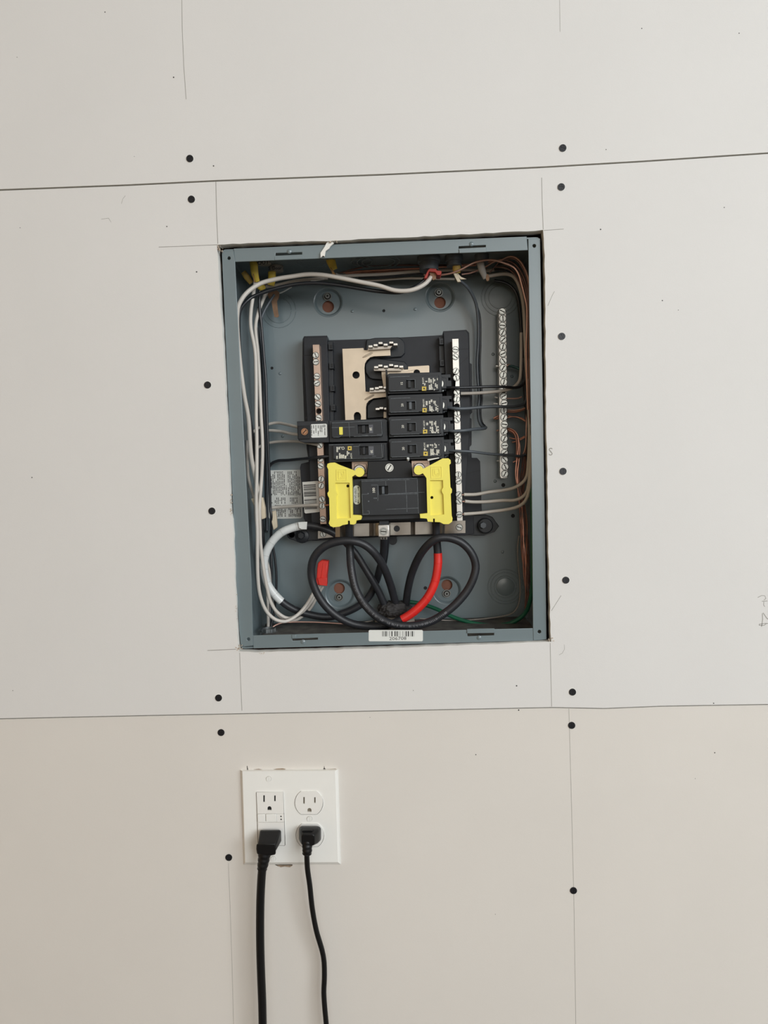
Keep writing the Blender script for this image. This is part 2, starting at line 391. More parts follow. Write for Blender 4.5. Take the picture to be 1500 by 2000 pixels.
stroke(q, [(1480, 1167), (1488, 1163), (1494, 1163.5)], 1.1, 0); stroke(q, [(1494, 1164), (1496, 1169), (1492, 1172)], 1.0, 0)
stroke(q, [(1488, 1174.5), (1499, 1173.8)], 1.2, 0); stroke(q, [(1492, 1175), (1491.5, 1182), (1494, 1185)], 1.0, 0)
stroke(q, [(1489, 1198), (1489.5, 1210), (1487.5, 1224)], 1.4, 0); stroke(q, [(1490.5, 1197), (1498, 1208), (1506, 1212)], 1.4, 0)
stroke(q, [(1506, 1218), (1495, 1217.5), (1483, 1219), (1483, 1221.5), (1492, 1221.5), (1497, 1218)], 1.2, 0)
stroke(q, [(1102, 1259), (1102.5, 1268), (1098, 1276), (1092, 1279)], 0.6, 0)
mk('pencil_line', q, 'pencil', wall, smooth=False)
q = MB(); stroke(q, [(1111, 1384), (1113, 1450), (1117, 1600), (1121, 1760), (1125.5, 2050)], 0.75, LY)
stroke(q, [(446, 1686), (449, 1760), (453, 1880), (457.5, 2050)], 0.6, LY); mk('pencil_line', q, 'pencil', wall, smooth=False)
q = MB(); text_on(q, 'S', 1075.5, 883, 0, 15, wide=0.9); mk('printed_letter', q, 'pencil', wall, smooth=False)
q = MB(); r = random.Random(5)
for k in range(26):
    x, y = r.uniform(20, 1480), r.uniform(20, 1980)
    if 415 < x < 1085 and 440 < y < 1290 or 460 < x < 675 and y > 1480: continue
    flat(q, circ(x, y, r.uniform(0.6, 1.3), 6), LY if y > 1400 else 0)
for x, y in [(1009, 1339.5), (1013, 1387), (339, 151), (417, 324), (1173, 448), (384, 531)]: flat(q, circ(x, y, 1.5, 7), 0 if y < 1385 else LY)
mk('speck', q, 'print_grey', wall, kind='stuff', smooth=False)
# broken gypsum crumbs on the corners of the cut
q = MB(); r = random.Random(11)
for cx, cy, sx, sy, n in ((429, 485, 5, 6, 18), (466, 1266, 6, 5, 16), (1076, 1249, 6, 3, 10), (451, 985, 1.5, 22, 16), (513, 1276, 8, 1.5, 5), (648, 471, 12, 2, 8), (461, 1200, 1.5, 40, 10)):
    for k in range(n):
        x, y, s = cx + r.uniform(-sx, sx), cy + r.uniform(-sy, sy), r.uniform(0.4, 1.3)
        p = [(x + s * r.uniform(.6, 1.2) * math.cos(t), y + s * r.uniform(.6, 1.2) * math.sin(t)) for t in np.linspace(0, 5.2, 6)]
        q.prism(p, -0.0006 * r.uniform(0.3, 1), 0.003)
mk('gypsum_crumb', q, 'crumb', wall, kind='stuff', smooth=False)
# notches of the outlet cut showing round its plate
q = MB()
for p in ([(482, 1496), (483, 1496), (484.8, 1504), (482.8, 1505)], [(631, 1503), (633, 1499), (632.7, 1496.5), (633.4, 1496.5), (634, 1500), (637, 1503)],
          [(533, 1687), (572, 1687), (570, 1692), (560, 1691), (552, 1693), (543, 1692)]): q.prism(p, LY - 0.0001, LY)
mk('cut_notch', q, 'dark_gap', wall, smooth=False)
q = MB()
for p in ([(495, 1503), (505, 1501.6), (512, 1503)], [(534, 1503), (540, 1501.4), (552, 1500.6), (558, 1502), (556, 1504)], [(637, 1502.3), (655, 1501.3), (658, 1502.5)],
          [(540, 1689.5), (572, 1690), (566, 1694), (556, 1692.5), (548, 1694)]): q.prism(p, LY - 0.00018, LY)
mk('torn_paper', q, 'torn_paper_edge', wall, smooth=False)

# ---------------------------------------------------------------- the panel enclosure
FY, BY = 0.006, 0.12
panel = thing('electrical_panel', 768, 1262, FY, 'open grey steel electrical panel box recessed in the drywall opening', 'electrical panel')
Q = [(431.5, 486), (1056, 461.5), (1068, 1250), (469, 1268)]
outer = wz(rrect(0, 0, 1, 1, 0.001)) if False else wz(Q, FY)
def inset(poly, d):
    c = np.mean(np.array(poly), 0); out = []
    for i in range(len(poly)):
        x, z = poly[i]; out.append((x - math.copysign(d, x - c[0]), z - math.copysign(d, z - c[1])))
    return out
def rounded(poly, r, n=4):
    out = []; L = len(poly)
    for i in range(L):
        a, b, c = Vector(poly[i - 1]), Vector(poly[i]), Vector(poly[(i + 1) % L])
        u, v = (a - b).normalized(), (c - b).normalized(); p0, p1 = b + u * r, b + v * r
        for k in range(n + 1):
            t = k / n; out.append(tuple((1 - t) ** 2 * p0 + 2 * t * (1 - t) * b + t * t * p1))
    return out
body_o, body_i = rounded(inset(outer, 0.0004), 0.005), rounded(inset(outer, 0.002), 0.004)
q = MB(); q.prismw(body_o, FY + 0.0014, BY + 0.0012, holes=[body_i])
mk('side_wall', q, 'grey_paint', panel)
CUPS = [((641, 590), 27, (640, 579.5), (641, 599), 11.5), ((859.6, 580), 27, (857, 571.8), (859.4, 591), 11.3),
        ((664, 1160), 28, (663, 1166), (662.7, 1149), 10.8), ((873, 1153), 27, (872.5, 1159), (873, 1142.5), 10.8)]
SH = [(749.5, 607, 3), (531, 719, 3), (983, 947.5, 4), (1002, 1007.5, 4), (830.7, 1148.6, 3.6)]
holes = [circ(*c[0], c[1], 28) for c in CUPS] + [circ(*h, 10) for h in SH]
q = MB(); q.prismw(body_i, BY, BY + 0.0012, holes=[wz(h, BY) for h in holes])
back = mk('back_plate', q, 'grey_paint', panel)
for c, r_, s_, h_, hr in CUPS:
    q = MB(); cw = np.array(P(*c, BY)); n = 28; R0, R1 = r_ * M(BY), r_ * 0.84 * M(BY)
    ang = np.linspace(0, 2 * math.pi, n, endpoint=False)
    rings = [(R0 * 1.06, -0.0004), (R0, 0.0), (R0 * 0.95, 0.0008), (R0 * 0.90, 0.0022), (R1, 0.0038), (R1 * 0.98, 0.0040)]
    vs = [(cw[0] + R * math.cos(a), BY + dy, cw[2] + R * math.sin(a)) for R, dy in rings for a in ang]
    q.add(vs, [(i * n + k, i * n + (k + 1) % n, (i + 1) * n + (k + 1) % n, (i + 1) * n + k) for i in range(len(rings) - 1) for k in range(n)])
    yb = BY + 0.0040; fl = [(cw[0] + R1 * 0.98 * math.cos(a), cw[2] + R1 * 0.98 * math.sin(a)) for a in ang]
    hp = wz(circ(*h_, hr, 20), yb)
    cc = np.array([cw[0], cw[2]])
    hp2 = []
    for p in hp:
        d = np.array(p) - cc; L = np.linalg.norm(d); hp2.append(tuple(cc + d * min(1, R1 * 0.93 / L)))
    q.prismw(fl, yb, yb + 0.001, holes=[hp2])
    cup = mk('keyhole_boss', q, 'grey_paint', panel)
    screw(s_[0], s_[1], BY + 0.0032, 7.8, 'square', STEEL, cup, name='mounting_screw')
q = MB()
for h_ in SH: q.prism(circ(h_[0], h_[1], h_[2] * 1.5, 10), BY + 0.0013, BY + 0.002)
mk('hole_shade_disc', q, 'deep_black', panel, kind='stuff')  # added black discs that paint the shade inside the small holes
# raised rings of the round knockouts in the back
for (x, y, rs, dome) in ((977, 580, (22, 29.5, 36), 0), (987, 1146, (21.5, 28.5, 34), 1), (545, 606, (24, 33), 0)):
    q = MB()
    for r_ in rs:
        c = np.array(P(x, y, BY - 0.0001)); R = r_ * M(BY)
        q.tube([(c[0] + R * math.cos(t), c[1], c[2] + R * math.sin(t)) for t in np.linspace(0, 2 * math.pi - 0.12, 40)], 0.00055, 6)
    if dome: q.cyl(P(x, y, BY), (0, -1, 0), [(-0.0004, 0.0122), (0.001, 0.0118), (0.0018, 0.009), (0.0021, 0.004), (0.0021, 0.001)], 28)
    mk('knockout', q, 'grey_paint', panel)
q = MB()
for x, y in ((688, 608), (811, 604), (547, 729.5), (967, 940), (552, 852), (981.5, 1078), (963, 692), (1000, 735)):
    q.cyl(P(x, y, BY), (0, -1, 0), [(-0.0002, 0.0021), (0.0008, 0.0018), (0.0012, 0.001), (0.0012, 0.0003)], 12)
mk('rivet', q, 'grey_paint', panel, kind='stuff')
# rings of the knockouts in the top wall
zt = lambda y, px: P(px, 478, FY)[2] - 0.0022
for px, R in ((600, 0.021), (600, 0.016), (735, 0.026), (735, 0.02), (700, 0.013)):
    x0 = P(px, 480, FY)[0]; z0 = zt(0, px) - 0.0003
    q = MB(); q.tube([(x0 + R * math.cos(t), 0.062 + R * math.sin(t), z0) for t in np.linspace(0, 2 * math.pi - 0.1, 36)], 0.0007, 6)
    mk('knockout', q, 'grey_paint', panel)
# front flanges
slotTL = [(538, 494), (590, 492.4), (590, 496.8), (538, 499.4)]; slotTR = [(895.6, 480.8), (948.8, 478.5), (948.8, 482.7), (895.6, 485.6)]
slotBL = [(570.4, 1247.6), (620.8, 1245.4), (620.8, 1249.4), (571, 1251.6)]; slotBR = [(912.8, 1237), (965, 1236), (965, 1240.8), (913, 1243)]
def flange(poly, holes, parent=panel, y=FY):
    q = MB(); q.prism(poly, y, y + 0.0014, holes=holes); return mk('flange', q, 'grey_paint', parent, bevel=0.0004)
fl_t = flange([(456, 485.5), (1029, 462), (1031, 488.5), (459, 511.5)], [slotTL, slotTR])
fl_b = flange([(494, 1241), (1042, 1227), (1042, 1251.3), (495, 1266.5)], [slotBL, slotBR])
fl_l = flange([(433, 492), (436, 489.5), (456, 489), (459, 511), (470.7, 750), (484, 1000), (491, 1130), (494.5, 1261), (476, 1263), (470, 1259), (467, 1230), (461, 1130), (453, 950)], [circ(447.2, 504, 3.3, 10), circ(485.5, 1248.5, 3.3, 10)], y=FY - 0.0006)
fl_r = flange([(1031.6, 466.5), (1055, 465.5), (1058, 640), (1061, 800), (1063.5, 960), (1066, 1130), (1067.5, 1249), (1042, 1251), (1041, 1227), (1039.5, 1050), (1038.5, 940), (1035.5, 750), (1033, 560)], [circ(1043.5, 480, 3.5, 10), circ(1053.5, 1233.7, 3.5, 10)], y=FY - 0.0006)
# the small lips and lugs of the cover slots
for (poly, p_, y_) in (([(896, 486.2), (950, 483.4), (950.5, 492), (897, 494)], fl_t, FY - 0.0012), ([(536, 501), (592, 498.5), (592, 505), (536, 508)], fl_t, FY - 0.0003),
                  ([(912, 1228.8), (966, 1227.5), (966, 1236), (912, 1237)], fl_b, FY - 0.0012), ([(570, 1240), (578, 1239.7), (578, 1247), (570, 1247.4)], fl_b, FY - 0.0012)):
    q = MB(); q.prism(poly, y_, FY + 0.001); mk('cover_lip', q, 'grey_paint', p_, bevel=0.0004)
for x, y, p_ in ((921, 476.5, fl_t), (565, 491, fl_t), (936, 1245.5, fl_b), (592, 1253.5, fl_b)):
    q = MB(); q.cyl(P(x, y, FY), (0, -1, 0), [(-0.0005, 0.0028), (0.0006, 0.0026), (0.0014, 0.0014), (0.0015, 0.0003)], 12); mk('lug', q, 'grey_paint', p_)
# dusty floor of the box
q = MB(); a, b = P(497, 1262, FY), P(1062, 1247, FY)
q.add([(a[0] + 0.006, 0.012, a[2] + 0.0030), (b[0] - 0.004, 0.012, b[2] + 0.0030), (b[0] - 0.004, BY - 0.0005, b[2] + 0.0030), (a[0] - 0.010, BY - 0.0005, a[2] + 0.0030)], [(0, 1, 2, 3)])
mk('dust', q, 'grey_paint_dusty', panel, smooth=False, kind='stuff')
# warning label on the back plate
q = MB(); q.prism(rrect(523.5, 918, 590, 1013, 5, 0.02), BY - 0.0003, BY)
lab = mk('warning_label', q, 'label_grey', panel, smooth=False, label='white warning sticker packed with small print turned on its side')
q = MB(); r = random.Random(2)
def column_text(q, x, y0, y1, w_, y, r, m=0, dens=0.85):
    t = y0
    while t < y1 - 1:
        L = min(r.uniform(2, 9), y1 - t)
        if r.random() < dens: flat(q, [(x + 0.02 * (t - 918), t), (x + w_ + 0.02 * (t - 918), t), (x + w_ + 0.02 * (t + L - 918), t + L), (x + 0.02 * (t + L - 918), t + L)], y, m)
        t += L + r.uniform(0.6, 1.3)
for i in range(18):
    if i == 9: column_text(q, 529 + i * 3.15 + 0.3, 944, 967, 1.3, BY - 0.0003, r); continue
    x = 529 + i * 3.15 + (1.5 if i > 9 else 0)
    column_text(q, x, 920.5 if i < 17 else 931, 967.5, 1.35, BY - 0.0003, r)
    if i not in (9, 10) and i < 16: column_text(q, x + 0.3, 971.5 if i > 1 else 981, 984, 1.35, BY - 0.0003, r, dens=0.75)
    if i > 1: column_text(q, x + 0.3, 986 if i != 9 else 995, 1009.5, 1.5, BY - 0.0003, r)
mk('small_print', q, 'print_grey', lab, smooth=False, kind='stuff')
# inventory sticker on the bottom flange
q = MB(); q.prism(rrect(720, 1230.5, 826, 1252.5, 2.5, 0.0), FY - 0.0002, FY)
lab = mk('barcode_sticker', q, 'label_white', fl_b, smooth=False) if False else mk('barcode_sticker', q, 'label_white', panel, smooth=False, label='white barcode sticker reading 206708 on the bottom flange')
q = MB()
for x, w_ in ((746.5, .7), (748.3, .7), (750.3, .7), (752.8, 2), (756.6, .7), (760.5, .8), (764.5, 2), (770.6, 2), (774.6, 2), (778.5, .5), (781.5, .5), (786, .6), (789, .5), (792.3, 2), (796.5, 2.2), (801.5, .6), (804.2, 2.2), (808, .5)):
    flat(q, [(x, 1232.8), (x + w_, 1232.8), (x + w_, 1243), (x, 1243)], FY - 0.0002)
mk('barcode', q, 'print_black', lab, smooth=False, kind='stuff')
q = MB(); text_on(q, '206708', 777, 1247.3, FY - 0.0002, 6.4, wide=1.25); mk('printed_number', q, 'print_grey', lab, smooth=False)

# ---------------------------------------------------------------- the black chassis with its bus bars
CY = 0.099
ch = thing('breaker_chassis', 765, 1050, CY, 'black plastic breaker base with tin bus bars and two neutral bars', 'breaker chassis')
base = [(591, 662), (594, 656.5), (639, 655.4), (640, 664.5), (732, 661.7), (856, 655), (865, 654), (865.4, 646.8), (911, 644), (916.4, 650), (917.5, 709), (921.4, 711), (922.5, 805.5), (917, 809), (917, 815), (921, 818), (921, 869),
        (917, 873), (917, 880), (921, 886), (921.4, 894), (932, 894.5), (937.7, 901), (941, 998), (941, 1003), (925, 1006), (926, 1042), (907, 1046), (760, 1048), (620, 1056), (608, 1056), (606, 1034), (593, 1012), (586, 913), (588, 906), (603, 902), (599, 877), (594, 819), (590.5, 723)]
q = MB(); q.prism(base, CY, BY - 0.002); mk('base_plate', q, 'chassis_plastic', ch, bevel=0.0006)
for poly in ([(593, 659), (639, 657), (640, 700), (646, 900), (650, 1035), (609, 1038), (604, 900), (593, 700)],
             [(866, 650), (911, 646.5), (915, 652), (919, 800), (905, 1018), (884, 1022), (876, 850), (868, 700)]):
    q = MB(); q.prism(poly, 0.082, CY + 0.001); mk('neutral_rail', q, 'chassis_plastic', ch, bevel=0.0006)
for pts in (([(639, 667), (650, 667), (652, 830), (645, 830)]), ([(857, 657), (866, 656.5), (869, 730), (859, 730)])):
    q = MB(); q.prism(pts, 0.09, CY + 0.001); mk('clip_rail', q, 'black_plastic', ch, bevel=0.0004)
q = MB()
for x, y in ((645.5, 677), (647, 714), (649, 758), (650.5, 796), (862, 667), (863, 709)):
    q = MB(); q.box(x - 4, y - 6, x + 4, y + 6, 0.084, CY, 0); q.box(x - 1, y - 3.4, x + 3.4, y + 3, 0.0836, 0.09, 1)
    mk('clip', q, ['black_plastic', 'deep_black'], ch, bevel=0.0002)
q = MB(); q.box(592, 693.5, 613, 694.6, 0.0817, 0.083, 1); q.box(896, 681.5, 917, 682.4, 0.0817, 0.083, 1); stroke(q, [(898, 712), (914, 697)], 1, 0.082, 1); stroke(q, [(596, 818), (616, 798)], 1.2, 0.082, 1); stroke(q, [(901, 927), (937, 919)], 1, CY, 1)
mk('joint_line', q, ['black_plastic', 'deep_black'], ch, smooth=False, kind='stuff')
# insulating lobes
for poly in ([(716, 663), (732, 659.8), (778, 658.5), (786, 663), (790, 670), (791, 690), (784, 697), (740, 700), (722, 702), (712, 705)],
             [(713, 712), (722, 701), (740, 700), (790, 706), (796, 713), (797, 745), (730, 741), (720, 737), (714, 728)],
             [(717, 792), (728, 780), (757, 776), (757, 815), (717, 818)]):
    q = MB(); q.prism(poly, 0.0945, CY + 0.001); mk('insulator', q, 'black_plastic', ch, bevel=0.001)
# bus bars
busL = [(668.4, 681), (710, 679.5), (710.7, 683.7), (717.4, 684), (718, 681.7), (762, 680), (763, 694.6), (731, 696), (723, 698), (716.3, 703.7), (712.8, 710), (711.8, 718.4), (714, 764.6), (720.5, 765.3), (721, 764), (757, 763), (757, 775), (729.6, 778),
        (720.5, 782.8), (716.3, 788.4), (715, 795.4), (715.3, 840), (703, 840), (704.5, 818), (705, 813), (703.5, 808), (700, 805), (696, 804.8), (692.5, 807), (691, 811), (691.3, 816), (693, 840), (675, 840)]
YB = 0.084
q = MB(); q.prism(busL, YB, YB + 0.0022, holes=[circ(695.3, 732.4, 7, 20)]); bl = mk('bus_bar', q, 'bus_plate', ch, bevel=0.0003)
q = MB(); q.prism([(745, 723), (788.5, 721), (789, 722), (797, 721.5), (797, 716), (837, 713.5), (838.5, 715), (838.5, 760), (750, 760), (745.5, 735)], YB, YB + 0.0022, holes=[circ(814, 728, 6.4, 16)]); br = mk('bus_bar', q, 'bus_plate', ch, bevel=0.0003)
q = MB(); q.prism([(749, 804), (770, 803), (770, 816), (749, 816.5)], YB, YB + 0.0022); b3 = mk('bus_bar', q, 'bus_plate', ch, bevel=0.0003)
for (a, b) in (((709, 698), (728, 688.5)), ((712.5, 780.5), (730.5, 771))):
    q = MB(); pts = [P(*a, YB - 0.0004), P(*b, YB - 0.0004)]; q.tube([pts[0] + (pts[1] - pts[0]) * t for t in np.linspace(0, 1, 5)], [0.0008, 0.0013, 0.0013, 0.0013, 0.0008], 8)
    mk('embossed_rib', q, 'bus_plate', bl)
stabs = {0: (bl, [(723.4, 676.4), (733.4, 674), (743, 669.8), (753, 673), (764, 669), (772.3, 672.5)]), 1: (br, [(734.5, 717), (742.6, 714), (753.4, 716), (763.7, 713), (773.5, 715), (783.5, 716)]),
         2: (bl, [(726, 759.5), (736, 758), (743.6, 756), (752.7, 757)]), 3: (b3, [(737.3, 798.7), (744.8, 797), (754, 798)])}
for k, (par, pts) in stabs.items():
    for x, y in pts:
        q = MB(); q.box(x - 4.2, y - 2, x + 4.2, y + 2.2, 0.070, 0.088, 0, tilt=0.02); mk('contact_finger', q, 'tin', par, bevel=0.0004)
    x0, y0 = pts[0]; x1, y1 = pts[-1]
    if k != 3:
        q = MB(); q.prism([(x0 - 4, y0 + 2), (x1 - (6 if k == 0 else 0), y1 + 3), (x1 - (10 if k == 0 else 0), y1 + 8), (x0 - 4, y0 + 7)], 0.077, 0.088); mk('contact_web', q, 'strap_steel', par)
# neutral bars
def neutral(l0, r0, l1, r1, gaps, screws, m, holes_, label):
    def at(y):
        t = (y - l0[1]) / (l1[1] - l0[1]); return (l0[0] + (l1[0] - l0[0]) * t, r0[0] + (r1[0] - r0[0]) * t)
    par = None; ys = [l0[1]] + [g for gg in gaps for g in gg] + [l1[1]]
    q = MB(); a, b = at(l0[1]); c, d = at(l1[1])
    q.prism([(a, l0[1]), (b, l0[1] - 0.4), (d, l1[1] - 0.4), (c, l1[1])], 0.066, 0.083, holes=[circ(x, y, 5.6, 14) for x, y in holes_])
    q2 = mk('neutral_bar', q, m, ch, bevel=0.0004, label=label)
    for x, y in screws: screw(x, y, 0.0659, 5.7, 'combo', STEEL, q2)
neutral((610.4, 673), (623.6, 673), (625.5, 1024), (638, 1024), [], [(616.5, 694), (617, 707), (619, 735), (619, 748.5), (620, 775.5), (621, 789), (622.5, 816), (624.5, 869.5), (626, 896.5), (626.5, 910), (627.5, 935.5), (627.5, 948.5), (629, 975), (629.5, 988), (630.5, 1014)],
        'tin_pink', [(622.5, 803)], 'left neutral bar, pinkish tin')
neutral((883.3, 662), (895.3, 662), (893, 1017), (903.5, 1017), [], [(889.5, 683), (889.5, 697), (890.3, 725), (891, 738), (892, 766), (892, 780), (892.8, 807), (892.8, 820), (893, 847), (893.8, 860), (894, 888), (894.5, 900), (895, 927), (895.5, 940), (896, 966), (896.5, 979), (897, 1005)],
        'tin', [(892.5, 793)], 'right neutral bar, bright silver')
# neutral strap under the main breaker, folded in steps
prof = [(621, .086), (652, .086), (655, .078), (664, .076), (668, .070), (675, .074), (680, .079), (688, .079), (691, .071), (721, .071), (727, .078), (731, .074), (737, .072), (802, .070), (807, .079), (811, .074), (843, .074), (858, .076), (863, .070), (870, .067), (909, .067)]
top = lambda x: 1024 - (x - 652) * 0.028; bot = lambda x: 1049 - (x - 652) * 0.031
q = MB(); vs = []; th = 0.0018
for x, y in prof:
    t_, b_ = (1037, 1052) if x < 650 else (top(x), bot(x))
    for (py, yy) in ((t_, y), (b_, y), (b_, y + th), (t_, y + th)): vs.append(P(x, py, y) + np.array([0, yy - y, 0]))
fs = [(i * 4 + k, i * 4 + (k + 1) % 4, (i + 1) * 4 + (k + 1) % 4, (i + 1) * 4 + k) for i in range(len(prof) - 1) for k in range(4)] + [(3, 2, 1, 0), tuple(len(vs) - 4 + k for k in range(4))]
q.add(vs, fs); st = mk('neutral_strap', q, 'strap_steel', ch)
screw(897, 1030, 0.0668, 6, 'combo', STEEL, st); screw(631, 1043.5, 0.0858, 5.5, 'combo', STEEL, st)
q = MB(); q.cyl(P(775, 1032.5, 0.0706), (0, 1, 0), [(0, 6 * M(.07)), (0.001, 6 * M(.07))], 20); mk('hole', q, 'deep_black', st)
q = MB(); q.box(738, 1025, 760, 1049, 0.052, 0.070, 0, tilt=0.02); lg = mk('neutral_lug', q, 'tin', ch, bevel=0.001)
screw(749, 1038, 0.0519, 7.5, 'slot', STEEL, lg, rot=0.1)
q = MB(); q.box(740, 1016, 759, 1024, 0.058, 0.070, 0, tilt=0.02); mk('lug_tab', q, 'black_plastic', lg, bevel=0.0005)
q = MB(); q.prism(circ(767, 1056, 8.5, 14, -0.5, 3.6) + [(757, 1048), (775, 1047)], 0.092, 0.1); mk('tab', q, 'deep_black', ch)
# feet with their bolts
for (cx, cy, s) in ((948, 1027, 1), (583, 1047, -1)):
    q = MB()
    if s > 0: q.prism([(905, 1007), (950, 1006), (962, 1010), (975, 1028), (966, 1039), (945, 1046), (928, 1046), (905, 1044)], 0.100, BY - 0.001); q.cyl(P(cx, cy, 0.094), (0, -1, 0), [(-0.012, 0.010), (0, 0.010), (0.001, 0.009)], 20)
    else: q.prism([(560, 1042), (570, 1036), (600, 1032), (625, 1032), (625, 1055), (604, 1056), (592, 1060), (582, 1059), (566, 1052)], 0.094, BY - 0.001); q.cyl(P(570, 1044, 0.096), (0, -1, 0), [(-0.012, 0.0065), (0, 0.0065), (0.002, 0.005)], 20); q.cyl(P(590, 1047, 0.094), (0, -1, 0), [(-0.012, 0.0095), (0, 0.0095), (0.001, 0.008)], 20)
    ft = mk('mounting_foot', q, 'black_plastic', ch, bevel=0.0008)
    q = MB(); px = 944 if s > 0 else 588
    q.cyl(P(px, cy - 1, 0.086), (0, -1, 0), [(-0.008, 0.0045), (0, 0.0045), (0.001, 0.004)], 6); mk('bolt', q, 'grey_wire' if s > 0 else 'black_plastic', ft)
# centre cover between the lugs, copper coloured lug pads and their bolts
q = MB(); q.prism([(718, 901), (797, 899), (804, 906), (806, 934), (716, 936)], 0.050, 0.09); cv = mk('lug_cover', q, 'deep_black', ch, bevel=0.001)
screw(760.5, 913.5, 0.0499, 8, 'slot', STEEL, cv, rot=-1.0)
for (x0, y0, x1, y1, bx, by, a) in ((686.5, 901, 719, 932, 702.5, 919.5, 0), (803, 899.5, 839, 931, 819, 916, 1)):
    q = MB(); q.box(x0, y0, x1, y1, 0.066, 0.09, tilt=0.02); q.box(x0 + 5, y0 + 5, x1 - 3, y1 - 6, 0.064, 0.067, tilt=0.02); pd = mk('lug_pad', q, 'tin_pink', ch, bevel=0.0006)
    q = MB(); q.cyl(P(bx, by, 0.064), (0, -1, 0), [(0, 12 * M(.06)), (0.003, 12 * M(.06)), (0.004, 10 * M(.06)), (0.004, 8 * M(.06)), (0.002, 7.5 * M(.06))], 24); mk('bolt', q, 'tin', pd)
# catalogue sticker on the left rail
q = MB(); q.prism([(590.5, 941.6), (620.5, 939.4), (622, 941), (625.5, 999.7), (597, 1003), (594.5, 1001)], 0.0813, 0.082)
lab = mk('barcode_sticker', q, 'label_grey', ch, smooth=False)
q = MB(); r = random.Random(9); y = 946.5
while y < 995:
    h = r.choice([0.6, 0.9, 1.4, 1.9]); s_ = (y - 940) * 0.055
    if not 970.5 < y < 972.5: flat(q, [(592.3 + s_, y + .6), (616.3 + s_, y - .6), (616.3 + s_, y - .6 + h), (592.3 + s_, y + .6 + h)], 0.0813)
    y += h + r.choice([0.6, 0.8, 1.2])
mk('barcode', q, 'print_black', lab, smooth=False, kind='stuff')

# ---------------------------------------------------------------- circuit breakers
def blocks(q, x0, y0, x1, y1, y, r, m=0, ncol=5, dens=0.97):
    """columns of print turned on their side, too small to read"""
    cw = (x1 - x0) / ncol
    for c in range(ncol):
        t = y0 + r.choice([0, 0, 2.5]) ; e = y1 - r.choice([0, 1, 4])
        while t < e - 0.6:
            L = r.uniform(0.9, 2.4)
            if r.random() < dens:
                a = x0 + c * cw + r.uniform(0, .3); flat(q, [(a, t), (a + cw * r.uniform(.65, .95), t - .1), (a + cw * .85, min(t + L, e)), (a, min(t + L, e))], y, m)
            t += L + r.uniform(0.2, 0.45)
def scuffs(q, pts, y):
    for p in pts: stroke(q, p, 0.8, y)
R_B = [  # top y (left), bottom y (left), left x, right x of face, amps, label
    (729.5, 770.5, 756, 862, '15', 'black 15 amp breaker at the top of the right column'),
    (771.5, 812, 757, 864, '20', 'black 20 amp breaker, second from the top in the right column'),
    (813.5, 855.5, 758, 866, '20', 'dusty black 20 amp breaker, third from the top in the right column'),
    (856.5, 899.5, 759, 867, '20', 'black 20 amp breaker at the bottom of the right column')]
